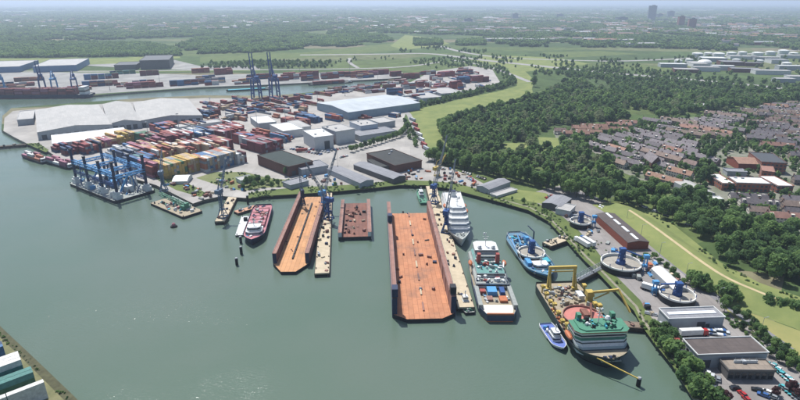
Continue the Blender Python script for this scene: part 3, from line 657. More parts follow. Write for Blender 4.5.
# --- shipyard sheds
gable_building('workshop', 'long grey workshop nearest the wharf bank right of the crane jetty', 'workshop', [(360, 184), (372, 180), (341, 166), (328, 169)], 4.5, 1.5, M_WALLG, M_ROOFG, 'y', skylights=0)
gable_building('workshop', 'long grey workshop parallel to the first, below the black roof', 'workshop', [(393, 179), (406, 176), (366, 162), (353, 165)], 4.5, 1.5, M_WALLD, M_ROOFG, 'y')
flat_building('factory_hall', 'black-roofed hall with brick gable beside the avenue end', 'hall', [(395, 166), (421, 161), (393, 149), (367, 154)], 7, M_BRICKD, M_ROOFK, units=2)
flat_building('annex', 'dark low annex in front of the black-roofed brick hall', 'annex', [(378, 168), (391, 166), (381, 158), (368, 160)], 4, M_WALLD, M_ROOFK)
flat_building('factory_hall', 'large hall with black-green roof and red brick front below container stacks', 'hall', [(291, 167), (312, 161.5), (283, 151), (254, 155.5)], 9, M_BRICKD, mat('green_black_roof', '#38423f', .9, .25, .1, rib=5), doors=((-.3, 4, 4.5), (.1, 4, 4.5)))
flat_building('hall_extension', 'pale grey extension on the right of the black-green roofed hall', 'extension', [(301, 171), (326, 165.5), (320, 160), (296, 164.5)], 6, M_WALLG, M_ROOFG)
flat_building('wharf_house', 'flat grey wharf house with trees beside it', 'house', [(290, 186), (309, 181), (300, 178), (283, 182)], 3.5, M_WALLG, M_ROOFG)
flat_building('site_cabin', 'pale green tank cabin beside the small garden trees', 'cabin', [(240, 182), (252, 178), (249, 175), (239, 178)], 3.2, mat('pale_green_paint', '#b8c6bd', .7, .1), M_ROOFW)
gable_building('boat_tent', 'small white tent on the wharf below the yellow stack', 'tent', [(176, 181), (188, 182), (189, 176), (177, 175)], 2.5, 2.2, M_WALLW, M_TRIM, 'x', arch=True)
# --- terminal warehouses
BW = [('far left', [(36, 131), (108, 122.5), (101, 105), (36, 111)], 'white twin-gabled quay warehouse at the left end of the peninsula')]
gable_building('quay_warehouse', 'wide pale grey quay warehouse with low gables at the tip of the peninsula', 'warehouse', [(36, 133), (110, 124.5), (100, 104.5), (36, 110.5)], 9, 3.6, M_WALLG, M_ROOFW, 'y', bays=1, doors=[(-.42 + .105 * i, 5, 5.5) for i in range(9)])
gable_building('quay_warehouse', 'pale grey gabled warehouse joined to the middle of the quay warehouse row', 'warehouse', [(110.5, 124), (141, 121), (130, 102.5), (100.5, 104.3)], 8.8, 3.4, M_WALLG, mat('white_roof_b', '#9d9b97', .6, .12, .1, rib=4), 'y', doors=[(-.3 + .2 * i, 5, 5.5) for i in range(4)])
gable_building('quay_warehouse', 'pale grey gabled warehouse at the right end of the quay warehouse row', 'warehouse', [(141.5, 121), (204, 115), (187, 99.5), (130.5, 102.3)], 8.6, 3.6, M_WALLG, mat('white_roof_c', '#a19f9b', .6, .12, .1, rib=4), 'y', doors=[(-.42 + .12 * i, 5, 5.5) for i in range(8)])
flat_building('quay_store', 'small light grey block left of the big quay warehouse', 'store', [(18.5, 120), (34, 119), (34, 110.5), (19, 111.5)], 7, M_WALLG, M_ROOFW)
flat_building('transit_shed', 'bright white flat-roofed transit shed in front of the quay warehouses', 'shed', [(53, 145), (128, 135), (124, 128), (51, 135)], 7, M_WALLW, mat('bright_roof', '#d8d9d8', .6, .05, .1, rib=4))
flat_building('transit_shed', 'narrow white roofed shed right of the big quay warehouse row', 'shed', [(178, 128), (222, 121.5), (216, 119.5), (176, 125)], 6, M_WALLW, M_ROOFW)
gable_building('distribution_hall', 'large hall with pale blue roof at the back of the terminal', 'hall', [(348, 115.5), (411, 101.5), (388, 95), (323, 102)], 10, 3, mat('blue_grey_cladding', '#7f93a2', .6, .15, .2), M_BLUEROOF, 'x')
def cube(px, h, label, mw, mr, **kw): return flat_building('silo_block', label, 'building', px, h, mw, mr, **kw)
cube([(314, 138), (332, 135.5), (322, 128.5), (304, 131)], 14, 'tall white cube building with dark loading doors amid the containers', M_WALLW, M_TRIM, doors=((.15, 6, 9),), units=2)
cube([(336, 132.5), (353, 129), (341, 124), (323, 127)], 14, 'tall white block directly right of the cube with dark doors', M_WALLW, M_ROOFW, units=2)
cube([(283, 132), (301, 129), (290, 122), (271, 125)], 8, 'white roofed block left of the tall white cube', M_WALLW, M_TRIM)
cube([(258, 124), (275, 122), (268, 115.5), (251, 117.5)], 8, 'white roofed block beside the pale container rows', M_WALLG, M_TRIM)
cube([(300, 128), (310, 126.5), (298, 120), (288, 121.5)], 8, 'narrow white block behind the tall white cube', M_WALLW, M_ROOFW)
cube([(360, 127), (375, 124), (367, 119.5), (352, 122)], 11, 'white and blue block near the pale blue hall', mat('white_blue_cladding', '#aeb9c4', .6, .15, .3), M_ROOFW, units=3)
cube([(357, 137.5), (394, 130.5), (384, 126), (355, 132)], 6, 'long low grey warehouse along the green screen of trees', M_WALLG, M_ROOFG)
cube([(379, 124), (392, 121), (384, 117), (371, 119.5)], 7, 'pale block below the right corner of the blue hall', M_WALLG, M_ROOFW)
for i, (q, h, lb) in enumerate([([(404, 102), (414, 100), (409, 96.5), (399, 98)], 8, 'blue block at the left of the container cluster'), ([(421, 99.5), (436, 96.5), (429, 92), (414, 94)], 8, 'white roofed block in the container cluster by the dike road'),
                               ([(440, 95), (456, 92), (449, 87), (433, 89)], 6, 'pale block next to the red container cluster'), ([(452, 85), (462, 83.5), (456, 80), (446, 81)], 6, 'low white block behind the red container cluster')]):
    flat_building('depot_building', lb, 'building', q, h, [mat('blue_cladding', '#58789a', .6, .2, .3), M_WALLW, M_WALLG, M_WALLW][i], M_ROOFW)
# --- beyond the canal
flat_building('logistics_hall', 'white roofed blue-grey hall at the left edge beyond the canal', 'hall', [(-12, 67), (22, 67), (31, 61), (-4, 61)], 12, mat('slate_blue_cladding', '#5f7da0', .6, .1, .2), M_ROOFW)
flat_building('logistics_hall', 'white roofed blue-grey hall behind the far quay cranes', 'hall', [(40, 66), (78, 65.5), (85, 59), (46, 59.5)], 13, MATS['slate_blue_cladding'], M_ROOFW)
flat_building('far_factory', 'dark brick hall beyond the canal between yard and wood', 'hall', [(118, 65), (139, 65), (137, 62), (118, 62)], 11, M_WALLD, M_DGREY)
flat_building('far_factory', 'tall dark ship hall beyond the canal below the wood', 'hall', [(144, 60.5), (171, 60), (170, 55.5), (143, 55.5)], 20, M_WALLD, M_DGREY)
# --- right-hand industry with white roofs
ind = [((696, 66), 32, 60, 8), ((712, 61), 60, 40, 9), ((730, 65), 50, 40, 9), ((742, 59), 70, 35, 8), ((764, 60), 60, 30, 8), ((776, 63), 40, 40, 9), ((790, 58), 60, 30, 8), ((672, 67), 60, 25, 8), ((685, 72), 50, 30, 7), ((705, 71), 55, 22, 9), ((722, 70), 46, 20, 10), ((744, 72), 60, 24, 8), ((770, 74), 70, 26, 8), ((790, 70), 60, 20, 10), ((752, 66), 40, 20, 8), ((797, 80), 40, 25, 8), ((783, 82), 35, 20, 7)]
pl = ['beside the tank dome', 'at the left front', 'with the long ridge', 'behind the dark trees', 'next to the bright strip', 'at the far right', 'near the right edge', 'left of the motorway bend', 'facing the tree row', 'in the middle front', 'with grey walls', 'below the wide shed', 'right of the centre', 'close to the frame edge', 'between two wider sheds', 'at the lower right corner', 'beside the last trees']
for i, ((x, y), W_, D_, h) in enumerate(ind):
    X, Y = gp(x, y); flat_building('industrial_shed', 'white roofed shed of the far industrial estate ' + pl[i], 'shed', (X, Y, W_, D_, R(rng.uniform(-14, -4))), h, [M_WALLW, M_WALLG, M_BRICKD][i % 3 if i % 5 else 0], [M_ROOFW, M_TRIM, M_ROOFG][i % 3 if i % 4 else 0], 'sheds of the far industrial estate')
tk = MB(); tk.lathe([(12, 0), (12, 9), (11.4, 9.3), (6, 10.6), (.01, 11.2)], n=20); tk = tk.mesh('storage_tank', M_TRIM)
for i, (x, y, s_) in enumerate([(697, 57, 1.2), (708, 56, 1.0), (718, 57.5, 1.3), (731, 56, 1.1), (742, 55, 1.0), (757, 56.5, 1.2), (770, 55, 1.1), (783, 54, 1.2), (793, 56, 1.0), (736, 62, .8), (759, 63, .8), (786, 66, .9), (678, 63, .8), (689, 62, .8)]):
    X, Y = gp(x, y); o = place(tk, 'storage_tank', None, (X, Y, GZ), 0, label='round white storage tank in the far right tank park', cat='tank', group='tanks of the far right tank park'); o.scale = (s_, s_, s_)
X, Y = gp(704, 66); mb = MB(); mb.lathe([(16, 0), (16, 10), (13, 13), (7, 15.5), (.01, 16.5)], n=20)
mb.build('storage_tank', M_TRIM, loc=(X, Y, GZ), label='round white domed tank in the far industrial estate', cat='tank')
for x, y, W_, D_, lb in [(505, 41, 160, 60, 'long pale hall below the distant town, left'), (535, 41.5, 150, 50, 'long pale hall below the distant town, middle'), (612, 42, 180, 60, 'long pale hall on the right by the far road'), (640, 46, 120, 45, 'pale hall where the far road meets the town'), (20, 18.5, 300, 120, 'long white greenhouse near the far left lake'), (80, 28, 80, 40, 'lone white barn in the far left woods'), (745, 22, 120, 60, 'white hall in the distant right suburb'), (70, 30.5, 60, 30, 'small white barn by the far left fields')]:
    X, Y = gp(x, y); flat_building('far_hall', lb, 'hall', (X, Y, W_, D_, R(rng.uniform(-8, 8))), 10, M_WALLG, M_ROOFW)
# --- towers of the distant town
for x, y, W_, h, lb in [(651, 20, 62, 115, 'dark tall office tower alone on the distant skyline'), (670, 18, 60, 60, 'lower broad tower right of the tall skyline tower'), (659, 18.5, 50, 40, 'low slab between the two skyline towers'), (691, 29, 40, 55, 'reddish flats tower in the distant town'), (680, 27, 36, 62, 'slender brick flats tower in the distant town'), (621, 22, 80, 34, 'pale slab block left of the skyline tower'), (515, 19, 50, 46, 'small grey tower on the distant skyline'), (468, 23, 60, 30, 'grey slab block in the far suburb'), (560, 18, 60, 34, 'pale slab block in the far suburb')]:
    X, Y = gp(x, y); t = thing('tower_block', lb, 'tower', (X, Y, GZ), R(rng.uniform(-20, 20)))
    wm_ = M_BLOCK if 'red' in lb or 'brick' in lb else M_TOWERW
    MB().box(0, 0, 0, W_, W_ * .6, h).build('wall', wm_, t); mb = MB(); mb.box(0, 0, h, W_ + 1.5, W_ * .6 + 1.5, 1.2); mb.box(W_ * .1, 0, h + 1.2, W_ * .4, W_ * .25, 5); mb.build('roof', M_DGREY, t)
# --- housing estate: terraces built once per kind, then copied
def terrace(n, mr, mw, seed):
    g_ = random.Random(seed); L = n * 5.6; D = 8.6; h = 5.0; t = thing('terraced_row', 'x', 'house')
    def gab(mb, L, D, h, rise, over, th):
        pass
    mw_ = MB(); mw_.add([(-L / 2, -D / 2, 0), (L / 2, -D / 2, 0), (L / 2, D / 2, 0), (-L / 2, D / 2, 0), (-L / 2, -D / 2, h), (L / 2, -D / 2, h), (L / 2, D / 2, h), (-L / 2, D / 2, h), (-L / 2, 0, h + 3.6), (L / 2, 0, h + 3.6)],
                        [(0, 1, 5, 4), (2, 3, 7, 6), (1, 2, 6, 9, 5), (3, 0, 4, 8, 7)]); mw_.build('wall', mw, t)
    mr_ = MB(); e = .4
    for s in (-1, 1):
        mr_.add([(-L / 2 - e, s * (D / 2 + e), h - .25), (L / 2 + e, s * (D / 2 + e), h - .25), (L / 2 + e, 0, h + 3.75), (-L / 2 - e, 0, h + 3.75), (-L / 2 - e, s * (D / 2 + e), h - .05), (L / 2 + e, s * (D / 2 + e), h - .05), (L / 2 + e, 0, h + 3.95), (-L / 2 - e, 0, h + 3.95)],
                [(0, 1, 2, 3), (4, 5, 6, 7), (0, 1, 5, 4), (1, 2, 6, 5), (3, 0, 4, 7)])
    r = mr_.build('roof', mr, t)
    for i in range(n):
        if i % 2 == 0: MB().box(-L / 2 + i * 5.6 + 5.6 * (i > 0), .5, h + 3, .9, 1.2, 2).build('chimney', M_BRICKD, r)
        if g_.random() < .4: MB().box(-L / 2 + (i + .5) * 5.6, g_.choice((-1, 1)) * 2.4, h + 1.2, 2.6, 2.4, 2.0).build('dormer', M_HOUSEW, r)
    if g_.random() < .5: MB().box(g_.uniform(-.3, .3) * L, -D / 2 - 1.6, 0, 3, 3.2, 2.7).build('back_extension', mw, t)
    return t
KINDS = [terrace(n, mr, mw, i) for i, (n, mr, mw) in enumerate([(8, M_TILE, M_HOUSE), (6, M_TILE, M_HOUSEW), (10, M_TILEB, M_HOUSE), (7, M_TILEO, M_HOUSE), (5, M_TILEO, M_HOUSEW), (4, M_TILE, M_HOUSE), (3, M_TILEB, M_HOUSEW)])]
used_k = set(); HOUSES = []
tr_ = random.Random(5)
ZONES = [ # polygon, direction of the rows, chance of an orange roof, words
    ([(553, 132), (602, 127), (640, 123), (640, 130), (600, 137), (580, 139), (558, 137)], -8, .6, 'orange roofed row at the wood edge, left end of the estate'),
    ([(582, 140), (600, 138), (640, 131), (690, 140), (716, 152), (708, 172), (690, 174), (660, 172), (640, 176), (622, 170), (606, 159), (592, 150)], -62, .08, 'slate terraced row in the estate nearest the avenue wood'),
    ([(642, 123), (693, 118), (735, 113), (752, 122), (740, 140), (722, 150), (692, 138), (642, 129)], -45, .2, 'mixed roofed row in the estate behind the church'),
    ([(738, 113), (800, 103), (870, 99), (880, 130), (870, 148), (800, 150), (760, 152), (742, 140), (754, 122)], -20, .25, 'mixed roofed row in the upper right part of the estate'),
    ([(640, 183), (658, 174), (690, 176), (698, 186), (716, 196), (740, 206), (735, 214), (722, 212), (692, 197)], -55, .5, 'red roofed row squeezed between tree belt and sports hall'),
    ([(730, 204), (745, 193), (800, 188), (870, 190), (865, 246), (800, 234), (765, 222), (728, 213)], -12, .12, 'slate terraced row above the tree belt at lower right'),
    ([(778, 152), (870, 150), (870, 188), (800, 187), (792, 170)], -12, .2, 'grey row right of the school')]
BIGP = [gps(q) for q in ([(706, 200), (800, 196), (790, 160), (728, 150), (700, 176)], [(672, 196), (720, 202), (716, 186), (690, 176)])]
for zi, (px, ang, po, lb) in enumerate(ZONES):
    Pz = gps(px); a = R(ang); u = (cos(a), sin(a)); v = (-sin(a), cos(a))
    cx = sum(p[0] for p in Pz) / len(Pz); cy = sum(p[1] for p in Pz) / len(Pz)
    j = -12
    for j in range(-22, 23):
        s = -260 + tr_.uniform(0, 20)
        while s < 260:
            pool = [3, 4] if tr_.random() < po else [0, 1, 2, 5, 6]
            k = tr_.choice(pool); L = [8, 6, 10, 7, 5, 4, 3][k] * 5.6 * .8; off = j * 14.6 + (-3.2 if j % 2 else 0)
            x = cx + u[0] * (s + L / 2) + v[0] * off; y = cy + u[1] * (s + L / 2) + v[1] * off
            ends = [(x + u[0] * q * L / 2, y + u[1] * q * L / 2) for q in (-.6, 0, .6)]
            if all(inpoly(*e, Pz) for e in ends) and not any(inpoly(*e, b) for b in BIGP for e in ends):
                HOUSES.append((x, y, L, a)); rt = KINDS[k]
                w3 = 'orange tiled' if k in (3, 4) else ('brown tiled' if k in (2, 6) else 'slate roofed'); l3 = w3 + ' row of houses ' + lb.split(' row ')[1]; kw = dict(label=l3, cat='house', group='terraces: ' + l3)
                if k not in used_k: used_k.add(k); rt.location = (x, y, GZ); rt.rotation_euler.z = a; rt.scale = (.8, .8, .85); tag(rt, **kw)
                else: dup(rt, (x, y, GZ), a + (pi if tr_.random() < .5 else 0), **kw).scale = (.8, .8, tr_.uniform(.78, .92))
            s += L + tr_.choice((3, 5, 10))
for k, rt in enumerate(KINDS):
    if k not in used_k:
        for ch in list(rt.children_recursive) + [rt]: bpy.data.objects.remove(ch)
# --- school and larger buildings of the estate
flat_building('school_building', 'flat white-roofed brick school block nearest the dark evergreens', 'school', [(722, 184), (733, 183.5), (719, 174), (709, 174.5)], 6, M_BLOCK, M_TRIM)
flat_building('school_building', 'middle white-roofed school block with brick front', 'school', [(735, 184), (766, 183), (762, 177.5), (733, 178)], 7, M_BLOCK, M_TRIM, units=2)
flat_building('school_building', 'right white-roofed school block with slanted side', 'school', [(777, 187), (790, 185.5), (774, 176), (763, 177)], 6, M_BLOCK, M_TRIM)
gable_building('sports_hall', 'long pale grey roofed sports hall left of the school', 'hall', [(697, 195), (712, 193), (690, 180.5), (679, 183)], 5, 2, M_WALLG, M_ROOFW, 'y')
flat_building('store_building', 'low white roofed store below the sports hall', 'store', [(700, 200), (721, 199), (719, 196.5), (699, 197)], 4, M_WALLW, M_TRIM)
gable_building('red_roofed_hall', 'red tiled hall above the white-roofed school', 'hall', [(737, 165), (757, 163), (752, 157), (734, 158)], 6, 3, M_BRICK, M_TILEO, 'x')
flat_building('brick_flats', 'dark brick flats block right of the red tiled hall', 'flats', [(760, 163), (778, 162), (776, 153), (756, 154)], 10, M_BLOCK, M_DGREY)
flat_building('brick_flats', 'brick flats with orange roof beside the dark flats', 'flats', [(762, 171), (775, 173), (772, 165), (760, 164)], 7, M_BLOCK, M_TILEO)
flat_building('clubhouse', 'grey flat clubhouse in front of the dark brick flats', 'clubhouse', [(727, 172), (745, 172), (743, 169), (725, 169)], 4, M_WALLG, M_ROOFG)
gable_building('church', 'dark gabled church with steep roof in the left estate', 'church', [(650, 164), (657, 162.5), (655, 157), (648.5, 158.5)], 5, 6.5, M_BRICKD, M_TILE, 'y')
flat_building('pavilion', 'flat white pavilion between wood and estate', 'pavilion', [(690, 106), (710, 107), (706, 103.5), (688, 103)], 5, M_WALLW, M_ROOFW)
# trees between the houses keep clear of the roofs
def clear(x, y):
    for hx, hy, L, a in HOUSES:
        dx, dy = x - hx, y - hy; l = dx * cos(a) + dy * sin(a); s = -dx * sin(a) + dy * cos(a)
        if abs(l) < L / 2 + .8 and abs(s) < 4.2: return False
    return not any(inpoly(x, y, b) for b in BIGP) or tg.random() < .25
mass('garden_trees', [q for q in TOWN_TREES if clear(q[0], q[1])], 'garden and street trees scattered between the estate houses', 'trees')
# --- far countryside: woods, hedges and the town's roofs as masses
F = []
far = (4, 5, 6)
F += grow([(-40, 58), (60, 57.5), (180, 56), (178, 50), (150, 44), (60, 43), (-40, 44)], 17, .7, 1.0, 1, 31, far, (.9, 1.2))
F += grow([(195, 54), (250, 53), (300, 49), (350, 46.5), (392, 41), (380, 34), (200, 38), (180, 46)], 17, .7, 1.0, 1, 32, far, (.9, 1.2), thr=-.25)
F += grow([(200, 69), (215, 64), (250, 62), (330, 62), (335, 68), (270, 69)], 14, .55, .8, .75, 33, (0, 1, 2, 3))
F += grow([(0, 43), (200, 37), (390, 33), (470, 36), (500, 44), (520, 47), (640, 48), (720, 51), (840, 51), (860, 30), (400, 20), (-60, 20)], 30, .8, 1.15, .9, 34, far, (.8, 1.2), thr=-.25, f=.006)
F += grow([(-60, 20), (400, 20), (860, 28), (860, 12), (400, 11), (-60, 12.5)], 62, 1.6, 2.4, .9, 35, far, (.5, .8), thr=-.2, f=.003)
F += grow([(-60, 10.8), (860, 11), (860, 6.5), (-60, 6.5)], 170, 3.6, 6, .8, 36, far, (.3, .45), thr=-.05, f=.0012)
F += grow([(416, 46), (441, 45), (441, 40), (416, 40)], 17, .8, 1, 1, 37, far) + grow([(460, 46), (484, 45), (484, 40), (460, 41)], 17, .8, 1, 1, 38, far)
F += [(x, y, GZ, .55, 1, 0) for x, y, a in along(gps([(556, 66), (600, 71), (660, 77), (720, 83), (780, 89)]), 16)] + [(x, y, GZ, .55, 1, 1) for x, y, a in along(gps([(560, 69.5), (600, 74), (660, 80), (720, 86)]), 16)]
F += grow([(600, 66), (640, 70), (690, 74), (690, 77), (640, 73), (600, 69)], 14, .5, .7, .6, 39, (0, 1, 2, 3))
F += grow([(660, 58), (800, 56), (840, 60), (840, 88), (760, 84), (670, 74)], 30, .5, .8, .5, 40, (0, 1, 2, 3), thr=.05, f=.02)
F += grow([(500, 62), (560, 70), (600, 78), (560, 78), (530, 76)], 22, .4, .7, .4, 41, (0, 1, 2, 3))
F += grow([(400, 53), (440, 51), (500, 57), (560, 61), (650, 63), (720, 60), (720, 56), (640, 58), (560, 56), (500, 52), (440, 47), (400, 50)], 18, .4, .8, .55, 42, (0, 1, 2, 3), thr=.0, f=.01)
F += grow([(405, 62), (450, 57), (480, 62), (455, 66), (410, 66)], 14, .35, .6, .55, 43, (0, 1, 2, 3)) + grow([(200, 62), (330, 60), (395, 56), (395, 60), (330, 64), (200, 66)], 20, .35, .6, .4, 44, (0, 1, 2, 3))
mass('far_woodland', F, 'hazy woods and hedgerows stretching to the horizon', 'woodland')
# distant suburb roofs: far too many to count
mb = MB(); hg = random.Random(77)
def suburb(px, n, s0, s1, seed):
    Pw = gps(px); g_ = random.Random(seed); x0, x1 = min(p[0] for p in Pw), max(p[0] for p in Pw); y0, y1 = min(p[1] for p in Pw), max(p[1] for p in Pw); k = 0
    while k < n:
        x, y = g_.uniform(x0, x1), g_.uniform(y0, y1)
        if not inpoly(x, y, Pw): continue
        k += 1
        if noise.noise(Vector((x * .0022, y * .0015, seed))) < -.05: continue
        L, D, h = g_.uniform(s0, s1), g_.uniform(9, 13), g_.uniform(6, 11); a = g_.uniform(-.4, .4); m_ = g_.choice((0, 0, 1, 1, 2, 3)); c, s = cos(a), sin(a)
        def T(l, w, z): return (x + l * c - w * s, y + l * s + w * c, GZ + z)
        mb.add([T(-L / 2, -D / 2, 0), T(L / 2, -D / 2, 0), T(L / 2, D / 2, 0), T(-L / 2, D / 2, 0), T(-L / 2, -D / 2, h), T(L / 2, -D / 2, h), T(L / 2, D / 2, h), T(-L / 2, D / 2, h)], [(0, 1, 5, 4), (1, 2, 6, 5), (2, 3, 7, 6), (3, 0, 4, 7)], 3 if m_ != 3 else 4)
        mb.add([T(-L / 2, -D / 2, h), T(L / 2, -D / 2, h), T(L / 2, D / 2, h), T(-L / 2, D / 2, h), T(-L / 2, 0, h + 4), T(L / 2, 0, h + 4)], [(0, 1, 5, 4), (2, 3, 4, 5), (1, 2, 5), (3, 0, 4)], m_)
suburb([(400, 33), (480, 36), (640, 46), (860, 46), (860, 14), (400, 14)], 3200, 25, 80, 3)
suburb([(-40, 34), (100, 34), (200, 33), (400, 30), (400, 15), (-40, 15)], 1500, 18, 50, 9)
mb.build('distant_suburb', [M_TILEO, M_TILE, M_TILEB, M_WALLW, M_BRICK], kind='stuff', label='hazy mass of red and grey roofs of the distant suburb', cat='suburb')
# ================================================================== containers
CC = {'red': '#8f4440', 'maroon': '#6e3338', 'orange': '#b0735a', 'yellow': '#bb9c55', 'tan': '#b7a184', 'white': '#d6d6d2', 'grey': '#8c9196', 'dark blue': '#2f4668', 'blue': '#4a749e', 'teal': '#4b7f78', 'green': '#3f6b4c', 'pink': '#a0697a', 'brown': '#79554a'}
CMAT = {k: mat('container_' + k.replace(' ', '_'), v, .65, .35, .7, objvar=.2) for k, v in CC.items()}
CL, CW, CH = 12.19, 2.44, 2.6
def container_mb(m=0):
    mb = MB(); i = .09
    for s in (-1, 1):   # recessed long sides, top rails and corner posts stay proud
        for e in (-1, 1): mb.box(e * (CL / 2 - .1), s * (CW / 2 - .08), 0, .2, .16, CH)
        mb.box(0, s * (CW / 2 - .06), CH - .16, CL - .42, .12, .155); mb.box(0, s * (CW / 2 - .06), .005, CL - .42, .12, .18)
    mb.box(0, 0, .06, CL - .12, CW - 2 * i, CH - .1)
    for s in (-1, 1):
        for k in range(13): mb.box(-CL / 2 + .7 + k * .9, s * (CW / 2 - .065), .19, .34, .07, CH - .36)
    for y in (-.75, -.3, .3, .75): mb.box(CL / 2 - .04, y, .2, .06, .07, CH - .45)
    for k in range(5): mb.box(-CL / 2 + 1.2 + k * 2.45, 0, CH - .06, 1.3, CW - .35, .05)
    return mb
CMESH = {k: container_mb().mesh('container', CMAT[k]) for k in CC}
ALLC = []; OCC = {}
cg = random.Random(31)
def stack(anchor, ang, na, nl, tiers, pal, words, ragged=.35, gapl=.5, z=GZ, miss=0.0, zfix=None, short=False):
    """na across, nl long; the anchor is the front left ground corner; columns keep a colour run"""
    x0, y0 = anchor if zfix == 'world' else gp(*anchor)
    a = R(ang); d = (cos(a), sin(a)); e = (-sin(a), cos(a))
    for j in range(nl):
        for i in range(na):
            if cg.random() < miss: continue
            n = max(1, tiers - (cg.choice((1, 1, 2)) if cg.random() < ragged else 0))
            run = cg.choice(pal)
            for t_ in range(n):
                c = run if cg.random() < .55 else cg.choice(pal)
                cx = x0 - d[0] * (CL / 2 + j * (CL + gapl)) + e[0] * (CW / 2 + i * (CW + .18)); cy = y0 - d[1] * (CL / 2 + j * (CL + gapl)) + e[1] * (CW / 2 + i * (CW + .18))
                vis = (t_ == n - 1) * 2 + (j == 0) * 1.2 + (i == 0) * .8
                ALLC.append([cx, cy, z + t_ * CH, a, c, words, vis, t_])
MIX = ['red', 'maroon', 'red', 'blue', 'dark blue', 'grey', 'white', 'orange', 'brown', 'tan']
A_ = -39
stack((136, 172), A_, 7, 2, 4, ['dark blue', 'blue', 'dark blue', 'teal', 'grey'], 'the blue stack behind the crane pontoon')
stack((153, 178.5), A_, 3, 2, 5, ['red', 'pink', 'maroon', 'red'], 'the tall red stack left of the yellow one', .1)
stack((167, 179.5), A_, 8, 2, 5, ['yellow', 'yellow', 'tan', 'yellow', 'grey', 'green'], 'the tall yellow stack above the wharf lawn', .1)
stack((189.5, 173.5), A_, 5, 2, 5, ['yellow', 'tan', 'yellow', 'orange'], 'the narrow yellow stack beside the wide grey one', .1)
stack((206, 172.5), A_, 13, 2, 5, ['grey', 'tan', 'grey', 'white', 'blue', 'orange'], 'the wide grey stack left of the brick hall', .12)
stack((236, 165), A_, 5, 3, 4, ['maroon', 'grey', 'white', 'red', 'tan'], 'the stack against the brick hall')
stack((123, 163), A_, 8, 3, 4, ['blue', 'dark blue', 'grey', 'white'], 'the blue stack at the quay edge', .4)
stack((140, 159), A_, 8, 3, 4, ['pink', 'red', 'orange', 'pink', 'tan'], 'the pink stack behind the blue rows', .3)
stack((158, 161), A_, 9, 3, 4, ['orange', 'tan', 'red', 'yellow', 'white'], 'the tan topped stack behind the yellow one', .3)
stack((182, 158), A_, 9, 3, 4, ['tan', 'orange', 'red', 'white', 'tan'], 'the tan stack behind the grey one', .3)
stack((208, 155), A_, 12, 3, 4, ['red', 'maroon', 'white', 'tan', 'red'], 'the red stack behind the grey one', .3)
stack((84, 155), A_, 7, 2, 4, ['maroon', 'dark blue', 'red', 'grey'], 'the dark stack in front of the white transit shed', .3)
stack((66, 156), A_, 6, 1, 3, ['dark blue', 'maroon', 'red'], 'the short dark stack at the quay point', .3)
stack((98, 149), A_, 8, 2, 3, ['orange', 'red', 'tan', 'pink'], 'the orange stack beside the white transit shed', .3)
stack((116, 145), A_, 9, 2, 4, ['yellow', 'tan', 'orange', 'yellow'], 'the yellow stack right of the white transit shed', .3)
stack((146, 145), A_, 5, 2, 4, ['green', 'teal', 'green'], 'the green stack amid the red rows', .2)
stack((156, 148), A_, 8, 3, 4, ['red', 'maroon', 'red', 'pink'], 'the red stack right of the green one', .3)
stack((178, 145), A_, 8, 3, 4, ['red', 'white', 'maroon', 'red'], 'the second red stack right of the green one', .3)
stack((200, 142.5), A_, 9, 3, 4, ['blue', 'dark blue', 'grey', 'white', 'blue'], 'the blue topped stack in mid terminal', .2)
stack((222, 141), A_, 12, 3, 4, ['red', 'red', 'maroon', 'pink', 'white'], 'the long red stack in mid terminal', .2)
stack((262, 154), A_, 11, 3, 4, ['maroon', 'pink', 'red', 'grey', 'maroon'], 'the magenta stack above the black-green roof', .15)
stack((160, 133), A_, 10, 2, 3, ['red', 'pink', 'orange', 'blue'], 'the low red row behind the green stack')
stack((190, 131), A_, 9, 2, 3, MIX, 'the mixed row behind the long red stack')
stack((262, 139), A_, 5, 2, 3, ['red', 'orange', 'red'], 'the short red row left of the white cube')
stack((300, 127.5), A_, 7, 3, 3, ['red', 'orange', 'maroon'], 'the red row behind the tall white cube')
stack((314, 123.5), A_, 6, 3, 3, ['dark blue', 'blue'], 'the blue row near the pale blue hall')
stack((333, 144.5), A_, 3, 1, 2, ['maroon', 'orange'], 'the small pair of rows by the cube')
stack((371, 121), A_, 3, 2, 2, ['brown', 'maroon'], 'the brown row in front of the pale blue hall')
for k, (q, n) in enumerate([((268, 111), 5), ((276, 116), 5), ((286, 111), 6), ((296, 114), 6), ((306, 117.5), 6), ((318, 119), 4), ((262, 104), 4), ((280, 104), 5), ((303, 108), 5), ((240, 107), 4), ((222, 112), 4), ((218, 122), 3), ((236, 118), 3), ((252, 112), 3), ((246, 101.5), 3), ((298, 101), 3), ((316, 106), 4), ((330, 96.5), 3), ((348, 92.5), 4), ((212, 106), 3), ((368, 93), 4), ((290, 121), 3)]):
    stack(q, A_, 2, n, 2, MIX + ['red', 'maroon'], 'the loose rows of the open yard behind the stacks', .6, .8, miss=.3)
yg = random.Random(8)
for k in range(80):
    px_ = (yg.uniform(206, 330), yg.uniform(99, 126))
    if px_[1] < 102 - (px_[0] - 206) * .04 or (px_[0] > 318 and px_[1] > 97 + (px_[0] - 318) * .1) or (px_[1] > 112 and 248 < px_[0] < 300): continue
    stack(px_, A_ + yg.choice((0, 0, 0, 90)), yg.choice((1, 2, 2, 3)), yg.choice((1, 2, 3)), yg.choice((1, 2, 2, 3)), MIX + ['red', 'maroon', 'dark blue'], 'the loose rows of the open yard behind the stacks', .5, .8, miss=.15)
for k in range(26):
    px_ = (yg.uniform(0, 390), 0); yb = 92.5 - max(0, px_[0] - 100) * .047; px_ = (px_[0], yb - yg.uniform(.5, 9) * (1 - px_[0] / 700))
    stack(px_, 28, yg.choice((2, 3)), yg.choice((2, 3, 4)), yg.choice((2, 3, 4)), MIX + ['red', 'red', 'maroon'], 'the rows on the far quay of the canal', .4)
